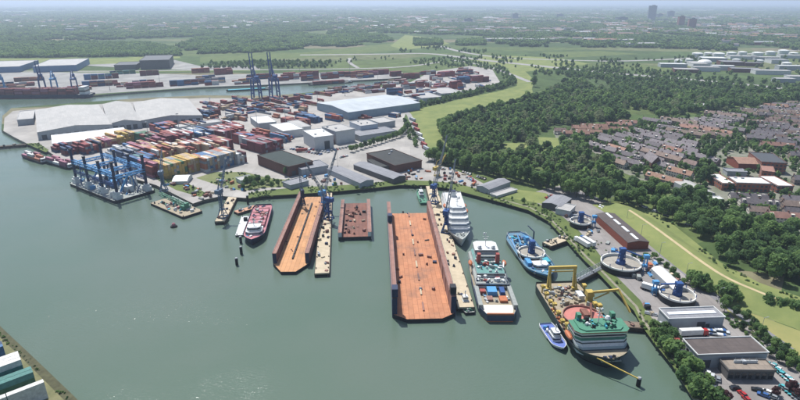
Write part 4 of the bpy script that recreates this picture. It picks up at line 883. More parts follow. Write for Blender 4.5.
CLP = [(394, 95), (404, 86), (411, 83), (430, 73), (470, 67), (491, 70), (497, 81), (470, 90), (440, 97), (410, 104)]
k = 0
while k < 40:
    px_ = (yg.uniform(394, 497), yg.uniform(67, 104))
    if not inpoly(*px_, CLP): continue
    k += 1; stack(px_, 28 + yg.choice((0, 0, 90)), yg.choice((2, 3, 4)), yg.choice((1, 2)), yg.choice((1, 2, 3, 4)), ['red', 'red', 'maroon', 'white', 'pink', 'white', 'orange', 'blue', 'grey'], 'the cluster beside the dike road', .4)
for k in range(30):
    px_ = (yg.uniform(320, 400), 0); px_ = (px_[0], 96 - (px_[0] - 320) * .13 - yg.uniform(0, 3.5)); stack(px_, 28, 2, yg.choice((1, 2)), yg.choice((1, 2)), MIX + ['red', 'white'], 'the low rows along the right end of the canal', .4)
for q, na, nl, t_, pal, wd in [((56, 153), 5, 1, 3, ['maroon', 'red', 'dark blue'], 'the small dark stack left of the transit shed'), ((148, 167), 4, 2, 4, ['dark blue', 'maroon', 'blue'], 'the dark stack right of the blue one'), ((232, 134), 8, 2, 3, ['red', 'pink', 'white'], 'the red row left of the white roofed blocks'), ((215, 127), 8, 2, 2, MIX, 'the low mixed row below the narrow white shed'), ((246, 146), 6, 2, 4, ['red', 'maroon', 'white', 'blue'], 'the red stack between long stack and magenta one'), ((284, 143), 4, 2, 3, ['red', 'blue', 'grey'], 'the short stack before the white cube'), ((336, 142), 5, 1, 2, ['red', 'white', 'orange'], 'the low line below the tall white block'), ((395, 118), 5, 1, 2, MIX, 'the low line below the pale hall'), ((338, 122), 4, 2, 3, ['orange', 'red', 'blue'], 'the stack behind the tall white block')]:
    stack(q, A_, na, nl, t_, pal, wd, .3)
# beyond the canal, rows parallel to its quay
for q, na, nl, t_, pal in [((126, 89), 3, 5, 4, ['red', 'red', 'maroon', 'pink']), ((170, 86.5), 3, 4, 4, ['dark blue', 'maroon', 'blue']), ((84, 80), 3, 5, 4, ['teal', 'blue', 'maroon']), ((88, 86), 3, 4, 3, ['red', 'maroon']), ((215, 75), 5, 3, 5, ['red', 'maroon', 'red']), ((247, 80), 3, 5, 4, ['maroon', 'red', 'dark blue']), ((284, 78), 4, 6, 4, ['red', 'red', 'maroon']), ((322, 78), 4, 4, 4, MIX), ((345, 77), 4, 4, 4, ['red', 'maroon', 'orange']), ((368, 75.5), 4, 4, 4, ['red', 'pink', 'maroon']), ((196, 80), 3, 3, 3, MIX), ((14, 82), 3, 4, 3, ['brown', 'orange', 'tan']), ((110, 75), 3, 4, 3, ['green', 'teal', 'dark blue']), ((140, 76), 3, 3, 4, ['maroon', 'brown']), ((192, 73.5), 3, 3, 4, ['red', 'orange']), ((232, 82), 2, 3, 2, ['orange', 'yellow'])]:
    X, Y = gp(*q); a = R(28)
    stack((X + cos(a) * nl * 12.7, Y + sin(a) * nl * 12.7), 28, na, nl, t_, pal, 'the rows on the far quay of the canal', .4, zfix='world')
for q, na, nl, t_, pal in [((402, 94), 4, 2, 4, ['dark blue', 'blue']), ((416, 88.5), 5, 2, 4, ['white', 'grey', 'red']), ((463, 88), 4, 2, 5, ['red', 'red', 'maroon']), ((470, 83), 4, 2, 5, ['dark blue', 'blue']), ((484, 82), 4, 2, 5, ['red', 'pink', 'red']), ((443, 80), 5, 2, 4, ['red', 'maroon', 'white']), ((420, 78), 5, 3, 4, ['maroon', 'red', 'brown']), ((455, 76), 5, 3, 4, ['red', 'pink']), ((473, 74), 4, 3, 4, ['red', 'dark blue']), ((402, 76), 4, 2, 4, ['red', 'maroon']), ((436, 74), 4, 3, 3, MIX), ((407, 83), 3, 3, 3, MIX), ((428, 84), 3, 2, 3, MIX), ((396, 88), 3, 2, 3, MIX), ((385, 92), 3, 3, 2, MIX), ((372, 89), 3, 3, 2, MIX), ((355, 88.5), 3, 3, 2, MIX)]:
    stack(q, 28, na, nl, t_, pal, 'the cluster beside the dike road', .4)
# the stack on the near bank, bottom left
pA, pB = gp(15.7, 391, GZ + 3 * CH), gp(43, 380.5, GZ + 3 * CH); NA = math.degrees(atan2(pB[1] - pA[1], pB[0] - pA[0]))
stack(gp(33, 372, GZ + 4 * CH), NA, 2, 3, 4, ['teal', 'teal', 'green', 'teal'], 'the near teal stack at the bottom left corner', 0, .3, zfix='world')
pC = gp(22, 362.5, GZ + 5 * CH); stack(pC, NA, 5, 3, 5, ['teal', 'green', 'grey'], 'the white-topped stack at the bottom left corner', .15, .3, zfix='world')
stack(gp(44, 382, GZ + 3 * CH), NA, 1, 3, 3, ['white'], 'the low white stack at the bottom left corner', 0, .3, zfix='world')
stack(gp(3, 346, GZ + 3 * CH), NA, 2, 2, 3, ['dark blue', 'blue'], 'the blue stack at the left edge, bottom corner', 0, .3, zfix='world')
for q in ALLC:
    if 'white-topped' in q[5] and q[6] >= 2: q[4] = 'white'
# the 300 that show largest stand as containers of their own, the rest as one mass
def key(q): return -(q[6]) * 1e4 / (hypot(q[0], q[1]) ** 1.6) if -.75 < q[0] / max(q[1], 1) < .8 else 1
order = sorted(range(len(ALLC)), key=lambda i: key(ALLC[i]) if ALLC[i][6] > 0 else 2)
solo = set(order[:258]); rest = MB(); keys = list(CC)
for i, (x, y, z, a, c, words, vis, t_) in enumerate(ALLC):
    if i in solo:
        o = place(CMESH[c], 'shipping_container', None, (x, y, z), a, label=c + ' shipping container in ' + words, cat='container', group='%s containers of %s' % (c, words))
        o.scale.z = 1
    else:
        rest.box(x, y, z, CL, CW, CH - .03, a, keys.index(c))
def load(t, x, y, z, c, where=None):
    """a container standing on the deck of ship t"""
    a = t.rotation_euler.z; X = t.location.x + x * cos(a) - y * sin(a); Y = t.location.y + x * sin(a) + y * cos(a)
    if where: place(CMESH[c], 'shipping_container', None, (X, Y, z), a, label=c + ' shipping container on ' + where, cat='container', group='%s containers on %s' % (c, where))
    else: rest.box(X, Y, z, 12, 2.5, 2.6, a, keys.index(c))
# ================================================================== floating docks, jetties
def rust_mat(name, c1, c2, c3):
    m = mat(name, c1, .85, 0, .16, col2=c2, detail=8); t = m.node_tree; b = t.nodes['Principled BSDF']
    src = b.inputs['Base Color'].links[0].from_socket
    geo = t.nodes.new('ShaderNodeNewGeometry'); n = t.nodes.new('ShaderNodeTexNoise'); n.inputs['Scale'].default_value = .05; n.inputs['Detail'].default_value = 9; n.inputs['Roughness'].default_value = .7
    t.links.new(geo.outputs['Position'], n.inputs['Vector'])
    mr = t.nodes.new('ShaderNodeMapRange'); mr.inputs[1].default_value = .52; mr.inputs[2].default_value = .66; t.links.new(n.outputs[0], mr.inputs[0])
    mx = t.nodes.new('ShaderNodeMix'); mx.data_type = 'RGBA'; mx.inputs[7].default_value = lin(c3); t.links.new(mr.outputs[0], mx.inputs[0]); t.links.new(src, mx.inputs[6]); t.links.new(mx.outputs[2], b.inputs['Base Color'])
    tc = t.nodes.new('ShaderNodeTexCoord'); br = t.nodes.new('ShaderNodeTexBrick'); br.inputs['Scale'].default_value = 1; br.inputs['Brick Width'].default_value = 9; br.inputs['Row Height'].default_value = 2.6; br.inputs['Mortar Size'].default_value = .12; br.inputs['Color1'].default_value = (1, 1, 1, 1); br.inputs['Color2'].default_value = (.84, .86, .88, 1); br.inputs['Mortar'].default_value = (.6, .6, .6, 1)
    t.links.new(tc.outputs['Object'], br.inputs['Vector']); ml = t.nodes.new('ShaderNodeMix'); ml.data_type = 'RGBA'; ml.blend_type = 'MULTIPLY'; ml.inputs[0].default_value = 1; t.links.new(mx.outputs[2], ml.inputs[6]); t.links.new(br.outputs[0], ml.inputs[7]); t.links.new(ml.outputs[2], b.inputs['Base Color'])
    return m
M_RUST = rust_mat('rust_floor', '#b98260', '#a67052', '#8c6652')
M_RUSTD = rust_mat('dark_rust', '#80584b', '#6c4a40', '#5a443e')
M_RUSTO = rust_mat('orange_rust_floor', '#bf9068', '#b3835a', '#9a7a5e')
M_RUSTP = rust_mat('pink_rust', '#9c7568', '#85665c', '#6d5852')
M_HULLB = mat('dark_hull', '#23252b', .6, .3, .5)
M_NAVY = mat('navy_paint', '#26324e', .6, .3, .5)
M_DKBLUE = mat('crane_blue', '#2c4f86', .55, .25, .6)
M_LTBLUE = mat('light_blue_paint', '#4f8fc0', .55, .2, .6)
M_CONC = mat('pale_concrete', '#b7aa92', .9, .22, .25)
M_TIMBER = mat('dark_timber', '#4e443b', .9, .3, .6)
M_YEL = mat('yellow_paint', '#b39c50', .6, .2, .6)
M_WHITE = mat('ship_white', '#cdcfce', .5, .22, .6)
M_GREEN = mat('deck_green', '#487d66', .65, .2, .6)
M_ORANGE = mat('ship_orange', '#ad6845', .6, .2, .6)
M_REDP = mat('ship_red', '#93463f', .6, .2, .6)
M_PINK = mat('faded_red_deck', '#ab727a', .75, .25, .35)
M_DECKG = mat('deck_grey', '#8e938f', .8, .2, .5)
M_DECKBG = mat('deck_beige', '#988d78', .8, .25, .5)
M_TURQ = mat('turquoise', '#3d9aa8', .6, .2, .6)
M_BLACK = mat('black_rubber', '#18191b', .8, .2, 1)
M_LATT = mat('lattice_steel', '#6d7780', .6, .25, .8)
def clutter(parent, n, x0, x1, y0, y1, z, seed, mats, smax=2.2, hmax=1.6, names=('deck_crate', 'machine', 'winch')):
    g_ = random.Random(seed)
    for i in range(n):
        k = g_.random(); x, y = g_.uniform(x0, x1), g_.uniform(y0, y1); m = g_.choice(mats); a = g_.uniform(0, 3)
        if k < .6: mb = MB().box(0, 0, 0, g_.uniform(.7, smax), g_.uniform(.6, smax * .7), g_.uniform(.4, hmax)); nm = names[0]  # loose crates resting on the deck, parented to it as gear
        elif k < .8:
            r = g_.uniform(.3, smax * .3); l = g_.uniform(1, smax); mb = MB().tube((-l / 2, 0, r), (l / 2, 0, r), r, n=8); mb.box(0, 0, 0, l * .5, r * 1.6, r * .4); nm = names[1]
        else: mb = MB().box(0, 0, 0, g_.uniform(.8, smax), .9, .35); mb.tube((0, -.5, .9), (0, .5, .9), .55, n=8); nm = names[2]
        mb.build(nm, m, parent, (x, y, z), a)
def floating_dock(label, near, far, W, L, wt, zt, z1, mf, mo, mtop, mend, nose=(7, .55), nose2=0, group=None, inner=None):
    A = gp(*near, 0); B = gp(*far, 0); a = atan2(B[1] - A[1], B[0] - A[0])
    t = thing('floating_dock', label, 'dock', (A[0], A[1], 0), a, group)
    k = W / 2; n0, nk = nose
    poly = [(-n0, -k * nk), (0, -k), (L, -k), (L, k), (0, k), (-n0, k * nk)]
    if nose2: poly = [(-n0, -k * nk), (0, -k), (L, -k), (L + nose2, -k * .6), (L + nose2, k * .6), (L, k), (0, k), (-n0, k * nk)]
    MB().prism(poly, -2, z1, 0, 1).build('pontoon', [M_HULLB, mf], t)
    for s in (-1, 1):
        yc = s * (k - wt / 2)
        wl = MB(); wl.box(L / 2, yc, z1 + .01, L, wt, zt - z1); w_ = wl.build('side_wall', inner or mo, t)
        o_ = MB(); o_.box(L / 2, s * (k + .06), -.5, L - .4, .1, zt - .2); o_.build('outer_plating', mo, w_)
        MB().box(L / 2, yc, zt + .02, L + .3, wt + .3, .25).build('wall_walkway', mtop, w_)
        for e, x in ((0, -.15), (1, L + .15)): MB().box(x, yc, .4, .3, wt + .02, zt - .3).build('end_plate', mend, w_)
        r = MB()
        for yy in (yc - wt / 2, yc + wt / 2):
            r.beam((0, yy, zt + 1.3), (L, yy, zt + 1.3), .08)
            for i in range(int(L / 5) + 1): r.beam((i * 5, yy, zt + .2), (i * 5, yy, zt + 1.3), .08)
        r.build('railing', M_LATT, w_)
        for i in range(int(L / 14)):
            MB().box(8 + i * 14, yc - s * (wt / 2 + .12), z1 + .3, .5, .22, zt - z1 - .8).build('wall_rib', mtop, w_)
    return t, a
M_DOCKBL = mat('dock_blue_grey', '#5f6d7a', .7, .3, .3)
bd, ang_b = floating_dock('largest floating dock with rusty orange floor in the middle of the basin', (424, 317), (407, 206), 32.5, 138, 2.5, 11.5, 2.2, M_RUST, M_DOCKBL, M_RUSTP, M_NAVY, (5, .55), inner=M_RUSTP)
for i in range(9):
    MB().box(6 + i * 16, 0, 2.21, 8, .9, .7).build('keel_block', M_CONC if i % 2 else M_RUSTP, bd)
clutter(bd, 16, 20, 140, -12, 12, 2.21, 3, [M_RUSTD, M_HULLB, M_NAVY, M_RUSTP], 3, 1.4)
for x in (2, 100): MB().box(x, 14.9, 12.3, 5, 3, 4.5).build('control_cabin', M_NAVY, bd)
MB().box(3, -14.9, 12.3, 4, 3, 4).build('control_cabin', M_HULLB, bd)
d2, a2 = floating_dock('floating dock with clean orange floor and black keel line, left of the crane jetty', (291.5, 266), (314, 201), 22, 112, 2.3, 8.5, 2, M_RUSTO, mat('dock_maroon', '#5c3a3c', .8, .3, .3), M_RUSTP, M_NAVY, (11, .4), 6, inner=MATS['dock_maroon'])
for i in range(16): MB().box(8 + i * 6.1, 0, 2.01, 5.5, .9, 1.0).build('keel_block', M_HULLB, d2)
clutter(d2, 14, 10, 105, -8, 8, 2.01, 5, [M_RUSTD, M_RUSTP, M_CONC], 1.6, .8)
d3, a3 = floating_dock('small red-brown floating dock crowded with gear right of the crane jetty', (355, 240), (356, 203), 22.5, 64, 2.4, 5.6, 2.6, M_RUSTD, M_RUSTP, M_RUSTP, M_WHITE, (.4, .98), inner=M_RUSTP)
clutter(d3, 30, 3, 60, -7, 7, 2.61, 6, [M_RUSTD, M_RUSTP, M_RUSTD, M_HULLB, M_RUSTP, M_CONC], 3.4, 1.8)
# --- jetties
def jetty(label, a_, b_, W, zt, deck, n=60, seed=1, mats=None, piles=True):
    A = gp(*a_, zt); B = gp(*b_, zt); L = hypot(B[0] - A[0], B[1] - A[1]); a = atan2(B[1] - A[1], B[0] - A[0])
    t = thing('jetty', label, 'jetty', (A[0], A[1], 0), a)
    MB().box(L / 2, 0, zt - .9, L, W, .9).build('deck', [deck], t)
    for s in (-1, 1):
        MB().box(L / 2, s * (W / 2 + .2), zt - 2.4, L, .36, 2.2).build('fender', M_TIMBER, t)
        if piles:
            p = int(L / 12)
            for i in range(p + 1): MB().tube((i * L / p, s * (W / 2 - .6), -2), (i * L / p, s * (W / 2 - .6), zt - .9), .5, n=7).build('pile', M_TIMBER, t)
        for i in range(int(L / 15)): MB().tube((6 + i * 15, s * (W / 2 - .5), zt), (6 + i * 15, s * (W / 2 - .5), zt + .7), .28, .36, 7).build('bollard', M_BLACK, t)
    clutter(t, n, 2, L - 2, -W / 2 + 1, W / 2 - 1, zt + .01, seed, mats or [M_CONC, M_DGREY, M_RUSTP, M_NAVY, M_WALLG], 2.6, 1.8)
    return t, L
jetty('narrow pale jetty between the two left floating docks', (322, 273), (327, 193), 8.2, 2.6, M_CONC, 42, 11)
jetty('long pale jetty right of the largest floating dock', (466, 307), (431, 186), 8.6, 2.8, M_CONC, 30, 12)
jetty('short jetty carrying the slim harbour crane', (220, 221), (233, 196), 7, 2.8, M_CONC, 6, 13)
jetty('timber jetty stretching in from the left edge', (-8, 147), (26, 144), 5, 3, M_TIMBER, 4, 14)
jetty('low brown pier reaching the bow of the green ship', (603, 322), (642, 325), 5, 2.8, mat('brown_planks', '#7a6c5e', .9, .3, .5), 8, 15)
jetty('narrow grey footbridge pier behind the yellow gantry', (571, 283), (602, 267), 2.6, 3.2, M_GREY, 0, 16)
# grey mesh fence standing on the footbridge
A = gp(571, 283, 3.2); Bq = gp(602, 267, 3.2); L = hypot(Bq[0] - A[0], Bq[1] - A[1]); a = atan2(Bq[1] - A[1], Bq[0] - A[0])
t = thing('bridge_fence', 'tall pale mesh fence on the footbridge pier', 'fence', (A[0], A[1], 3.21), a)
for i in range(int(L / 3) + 1): MB().beam((i * 3, 0, 0), (i * 3, 0, 4), .14).build('post', M_GREY, t)
for z in (.3, 1.2, 2.1, 3, 3.9): MB().beam((0, .1, z), (L, .1, z), .1, .3).build('rail', M_WALLG, t)
jetty('concrete landing with pump houses beside the cable barge', (547, 244), (567, 237), 7, 3, M_CONC, 14, 17, [M_WALLG, M_DGREY, M_CONC])
jetty('slipway pier beside the pink-decked ship', (236, 212), (256, 206), 6, 2, mat('salmon_planks', '#b58c74', .9, .2, .5), 10, 18)
# mooring dolphins and piles
for x, y, h, lb in [(241, 243, 4.5, 'upper black mooring pile beside the white pontoon'), (241.5, 254, 5, 'middle black mooring pile below the pink-decked ship'), (237, 265, 4.5, 'lowest black mooring pile in the open basin'), (638, 386, 4, 'lone dark mooring dolphin at the end of the yellow spar'), (248, 204, 7, 'mooring pile at the slipway pier')]:
    X, Y = gp(x, y, 0); t = thing('mooring_pile', lb, 'pile', (X, Y, 0)); MB().tube((0, 0, -2), (0, 0, h), .9, .9, 10).build('shaft', M_BLACK, t); MB().tube((0, 0, h + .01), (0, 0, h + .5), 1.0, .7, 10).build('cap', M_GREY, t)
X, Y = gp(174, 227, 0); t = thing('mooring_buoy', 'small pale buoy float in the open water below the barge', 'buoy', (X, Y, 0))
MB().lathe([(2.3, -.4), (2.5, .5), (2, 1.2), (.01, 1.3)], n=14).build('float', M_BLACK, t); MB().lathe([(1.3, 1.25), (1.2, 2.6), (.4, 3.4), (.01, 3.5)], n=10).build('top', M_PINK, t)
# ================================================================== ships
def hull_mb(L, B, D, bow=.3, bp=2.0, stern=.12, sk=.8, flare=.82, sheer=1.2, bul=1.0, n=22, boot=.6, sheer_a=0):
    """lofted hull, bow at +x, water line at z = 0; materials 0 side, 1 boot top, 2 deck, 3 rail inside"""
    mb = MB(); st = []
    for i in range(n + 1):
        t = i / n; t = t if t < .6 else .6 + .4 * (1 - (1 - (t - .6) / .4) ** 1.5)
        b = B / 2
        if t < stern: b *= sk + (1 - sk) * sin(pi / 2 * t / stern)
        if t > 1 - bow: q = (t - 1 + bow) / bow; b *= max(.015, (1 - q ** bp))
        z = D + sheer * max(0, (t - .6) / .4) ** 2 + sheer_a * max(0, (.25 - t) / .25)
        wl = b * (flare if t > .5 else .97) if t <= 1 - bow else b * (flare - .25 * (t - 1 + bow) / bow)
        st.append((L * (t - .5), b, wl, z, 1.5 * sheer * max(0, (t - .8) / .2)))
    rows = []
    for x, b, wl, z, ov in st:
        xb = x - ov * 1.2
        rows.append([(xb, -wl * .9, -1.5), (xb, -wl, boot), (x, -b, z), (x, -b + .25, z), (x, -b + .25, z - bul), (x, b - .25 if b > .3 else b, z - bul), (x, b - .25 if b > .3 else b, z), (x, b, z), (xb, wl, boot), (xb, wl * .9, -1.5)])
    V = [p for r in rows for p in r]; k = 10
    for j, m in ((0, 1), (1, 0), (2, 0), (3, 3), (4, 2), (5, 3), (6, 0), (7, 0), (8, 1)):
        mb.add(V, [(i * k + j, (i + 1) * k + j, (i + 1) * k + j + 1, i * k + j + 1) for i in range(n)], m)
    mb.add(rows[0], [(0, 1, 8, 9)], 1); mb.add(rows[0], [(1, 2, 7, 8)], 0); mb.add(rows[-1], [(1, 2, 7, 8)], 0)
    return mb
def ship(name, label, cat, bowpx, sternpx, L=None, group=None):
    A = gp(*bowpx, 0); S_ = gp(*sternpx, 0); a = atan2(A[1] - S_[1], A[0] - S_[0]); d = hypot(A[0] - S_[0], A[1] - S_[1])
    t = thing(name, label, cat, ((A[0] + S_[0]) / 2, (A[1] + S_[1]) / 2, 0), a, group); return t, L or d
def tier(parent, nm, x0, x1, B, z, h, m, front=0.0, rear=0.0, win=True, top=None, wz=.45, wm=None, wh=.28):
    """a deck house with raked ends; a proud dark window band is its own part"""
    def ol(g, zz, e=0):
        y = B / 2 + g; c = min(2.2, B * .18)
        return [(x0 - g + rear * e, -y), (x1 + g - c - front * e, -y), (x1 + g - front * e, -y + c), (x1 + g - front * e, y - c), (x1 + g - c - front * e, y), (x0 - g + rear * e, y)]
    mb = MB(); a, b = ol(0, z), ol(0, z, 1); n = 6
    mb.add([(x, y, z) for x, y in a] + [(x, y, z + h) for x, y in b], [(i, (i + 1) % n, n + (i + 1) % n, n + i) for i in range(n)], 0); mb.add([(x, y, z + h) for x, y in b], [tuple(range(n))], 1)
    o = mb.build(nm, [m, top or m], parent)
    if win:
        w_ = MB(); e0, e1 = wz, min(.9, wz + wh); a, b = ol(.05, 0, e0), ol(.05, 0, e1)
        w_.add([(x, y, z + h * e0) for x, y in a] + [(x, y, z + h * e1) for x, y in b], [(i, (i + 1) % n, n + (i + 1) % n, n + i) for i in range(n)], 0)
        w_.build('window_band', wm or M_GLASS, o)
    return o
def mast(parent, x, y, z, h, m=None, radar=True):
    m = m or M_WHITE; mb = MB(); mb.beam((x, y, z), (x, y, z + h), .35); mb.beam((x, y - h * .22, z + h * .7), (x, y + h * .22, z + h * .7), .2); mb.beam((x - .6, y, z), (x, y, z + h * .6), .2)
    o = mb.build('mast', m, parent)
    if radar: MB().box(x + .3, y, z + h * .5, .3, 2.2, .25).build('radar_bar', m, o); MB().lathe([(.01, z + h * .8), (.5, z + h * .82), (.62, z + h * .9), (.4, z + h), (.01, z + h + .1)], x + .2, y + 1, 8).build('radome', m, o)
def rails(parent, poly, z, h=1.1, m=None):
    mb = MB(); n = len(poly)
    for i in range(n):
        a, b = poly[i], poly[(i + 1) % n]; L = hypot(b[0] - a[0], b[1] - a[1])
        for zz in (h, h * .5): mb.beam((*a, z + zz), (*b, z + zz), .07)
        for k in range(max(1, int(L / 2.5))): f = k / max(1, int(L / 2.5)); p = (a[0] + (b[0] - a[0]) * f, a[1] + (b[1] - a[1]) * f); mb.beam((*p, z), (*p, z + h), .07)
    mb.build('railing', m or M_WHITE, parent)
def lifeboat(parent, x, y, z, L=7, m=None):
    mb = MB(); mb.lathe([(.01, -L / 2), (.8, -L * .4), (1.25, -L * .15), (1.25, L * .15), (.8, L * .4), (.01, L / 2)], n=8); mb.v = [(v[2] + x, v[0] + y, v[1] * .9 + z + 1.2) for v in mb.v]
    mb.box(x, y, z - .2, 4, .6, .6); mb.build('lifeboat', m or M_ORANGE, parent)
def carousel(parent, x, y, z, r, h, tower=True, floor=None, th=11, rot=0):
    floor = floor or mat('carousel_floor', '#989389', .8, .3, .4)
    mb = MB(); mb.lathe([(r * .9, 0), (r, .4), (r, h), (r - .45, h), (r - .45, h * .62)], n=40, m=0)
    o = mb.build('turntable_rim', M_HULLB, parent, (x, y, z))
    MB().lathe([(r + .08, h - .9), (r + .1, h + .08), (r - .55, h + .08), (r - .5, h * .6)], n=40).build('rim_band', mat('rim_white', '#d2d2cc', .6, .1), o)
    MB().lathe([(r - .5, h * .6), (r * .62, h * .7), (r * .28, h * .74), (r * .26, h * .6)], n=40).build('cable_coil', floor, o)
    MB().lathe([(r * .24, h * .2), (r * .22, h * 1.15), (r * .1, h * 1.3), (.01, h * 1.3)], n=20).build('core', M_DKBLUE, o)
    for k in range(10):
        q = 2 * pi * k / 10; MB().beam((cos(q) * (r - .2), sin(q) * (r - .2), h), (cos(q) * (r - .2), sin(q) * (r - .2), h + 1.6), .3).build('rim_post', M_DKBLUE, o)
    if tower:
        t = MB(); w_ = 1.6
        for sx in (-w_, w_):
            for sy in (-w_, w_): t.beam((sx, sy, h * .8), (sx * .7, sy * .7, th), .4)
        for k in range(5):
            zz = h * .8 + (th - h * .8) * k / 4
            for s in (-1, 1): t.beam((-w_ * .85, s * w_ * .85, zz), (w_ * .85, s * w_ * .85, zz), .25); t.beam((s * w_ * .85, -w_ * .85, zz), (s * w_ * .85, w_ * .85, zz), .25)
        t.box(0, 0, th, 3.4, 3, 1.6); t.beam((0, 0, th + .8), (cos(rot) * r * .95, sin(rot) * r * .95, th * .78), .9, .7)
        t.box(0, 0, h * 1.3, 2, 2, th - h * 1.3)
        t.build('cable_tower', M_DKBLUE, o)
        a = MB(); cx, cy = cos(rot) * (r + 2), sin(rot) * (r + 2)
        for s in (-1, 1): a.beam((cx + s, cy - 1, 0), (cx + s * .8, cy, th * .8), .35); a.beam((cx + s, cy + 1, 0), (cx + s * .8, cy, th * .8), .35)
        a.box(cx, cy, th * .74, 3, 2.2, 1.8); a.box(cx, cy, h * .6, 2.6, 2, 1.4); a.build('loading_arm', M_LTBLUE, o)
    return o
# ---- white passenger ship, bow towards the basin
t, L = ship('passenger_ship', 'white passenger ship with dark blue bow moored at the long jetty', 'ship', (462, 249.5), (450, 203.5))
B_ = 15.5
hull_mb(L, B_, 5.2, .34, 2.2, .1, .85, .8, 2.2, 1.0).build('hull', [M_WHITE, M_NAVY, M_DECKG, M_WHITE], t)
for i, (x0, x1, b, z, h) in enumerate([(-L * .48, L * .31, B_ - .6, 4.3, 2.6), (-L * .46, L * .27, B_ - 1.2, 6.9, 2.6), (-L * .42, L * .23, B_ - 1.6, 9.5, 2.5), (-L * .34, L * .17, B_ - 3, 12, 2.4), (-L * .1, L * .13, B_ - 4.5, 14.4, 2.3)]):
    tr0 = tier(t, 'deck_house', x0, x1, b, z, h, M_WHITE, 1.4, .5, wz=.5, wh=.2, wm=mat('cabin_windows', '#5d6a75', .2, .2, .8))
    rails(tr0, [(x0 + .5, -b / 2 + .2), (x1 - 3.5, -b / 2 + .2), (x1 - 3.5, b / 2 - .2), (x0 + .5, b / 2 - .2)], z + h)
f_ = MB(); f_.box(-L * .24, 0, 14.4, 5, 4, 4, 0, taper=.8); f_.build('funnel', M_WHITE, t); MB().box(-L * .24, 0, 18.41, 3.6, 2.9, .5).build('funnel_cap', M_NAVY, t)
mast(t, L * .06, 0, 16.7, 6); lifeboat(t, -L * .1, B_ / 2 - .4, 10, 7); lifeboat(t, L * .02, B_ / 2 - .4, 10, 7); lifeboat(t, -L * .1, -B_ / 2 + .4, 10, 7); lifeboat(t, L * .02, -B_ / 2 + .4, 10, 7)
clutter(t, 9, L * .33, L * .42, -2.5, 2.5, 5.2, 40, [M_WHITE, M_DECKG, M_GREY], 1.4, 1)
clutter(t, 10, -L * .33, -L * .12, -4, 4, 14.4, 41, [M_WHITE, M_WALLG], 1.8, 1)
# ---- offshore supply vessel, stern towards us
t, L = ship('supply_vessel', 'white offshore supply ship with open working deck facing the camera', 'ship', (480, 254), (500, 322))
B_ = 21
hull_mb(L, B_, 4.6, .36, 2.2, .16, .66, .85, 2.6, 1.4).build('hull', [mat('hull_blue_grey', '#3f4b61', .55, .25, .5), M_ORANGE, M_DECKBG, M_WALLG], t)
MB().prism([(-L * .488, -B_ * .30), (-L * .36, -B_ * .42), (-L * .36, B_ * .42), (-L * .488, B_ * .30)], 3.22, 3.3).build('stern_deck', mat('pale_deck', '#cfccc2', .7, .12, .5), t)
MB().tube((-L * .495, -B_ * .32, 4.4), (-L * .495, B_ * .32, 4.4), .6, n=8).build('stern_roller', M_ORANGE, t)
for s in (-1, 1):
    MB().box(-L * .28, s * (B_ / 2 - 1.5), 3.22, L * .26, 2.2, 2.4).build('cargo_rail', M_DECKG, t)
    MB().box(-L * .28, s * (B_ / 2 - .55), 3.22, L * .2, .5, 1.9).build('bulwark_band', M_NAVY, t)
MB().box(-L * .205, 1, 3.23, 6, 5, 2.6).build('deck_container', M_LTBLUE, t); MB().box(-L * .21, -4.5, 3.23, 6, 2.5, 2.6).build('deck_container', M_DKBLUE, t)
MB().box(-L * .30, -4, 3.23, 5, 4, 1.4).build('deck_cargo', M_ORANGE, t); MB().box(-L * .29, 3, 3.23, 4, 3, 1.2).build('deck_cargo', M_RUSTP, t); MB().box(-L * .21, 6, 3.23, 3, 3, 2.2).build('deck_cargo', M_REDP, t)
clutter(t, 16, -L * .34, -L * .18, -7, 7, 3.23, 44, [M_WALLG, M_LTBLUE, M_DECKG, M_WHITE, M_WHITE], 2, 1.3)
tier(t, 'deck_house', -L * .15, L * .40, B_ * .86, 3.9, 3.0, M_WHITE, 1, 0, top=M_DECKG); tier(t, 'deck_house', -L * .06, L * .37, B_ * .74, 6.9, 2.6, M_WHITE, .8, 0, top=mat('deck_teal', '#5f8a85', .7, .25, .5)); clutter(t, 26, -L * .14, -L * .07, -8, 8, 6.9, 46, [M_REDP, M_WHITE, M_WHITE, M_NAVY, M_DECKG, M_WHITE], 2.4, 2)
clutter(t, 22, -L * .05, L * .14, -7, 7, 9.5, 47, [M_WHITE, M_REDP, M_WALLG, M_DECKG, M_WHITE], 2.2, 2)
tier(t, 'deck_house', L * .15, L * .36, B_ * .6, 9.5, 2.6, M_WHITE, .6, 0, top=M_DECKG); tier(t, 'bridge', L * .19, L * .34, B_ * .66, 12.1, 2.6, M_WHITE, -.6, -.4, wz=.38)
for s in (-1, 1):
    MB().box(L * .1, s * 5.4, 10.1, 3, 2.2, 5.5, taper=.85).build('funnel', M_REDP, t); lifeboat(t, L * .12, s * (B_ / 2 - .6), 7.6, 6)
    MB().box(L * .05, s * 4, 7.4, 4, 2, 2.2).build('winch_house', M_TURQ, t)
mast(t, L * .26, 0, 14.7, 8.5); MB().lathe([(.01, 14.7), (1.1, 14.9), (1.3, 15.8), (.8, 16.7), (.01, 16.9)], L * .21, 4, 12).build('satellite_dome', M_WHITE, t); MB().lathe([(.01, 14.7), (1.1, 14.9), (1.3, 15.8), (.8, 16.7), (.01, 16.9)], L * .21, -4, 12).build('satellite_dome', M_WHITE, t)
MB().beam((L * .03, -8, 7.3), (L * .03, -8, 13), .8).beam((L * .03, -8, 12.6), (-L * .10, -6, 14.5), .6).build('deck_crane', M_WHITE, t)
clutter(t, 8, L * .40, L * .45, -3, 3, 5, 45, [M_DECKG, M_GREEN, M_WHITE], 1.6, 1)
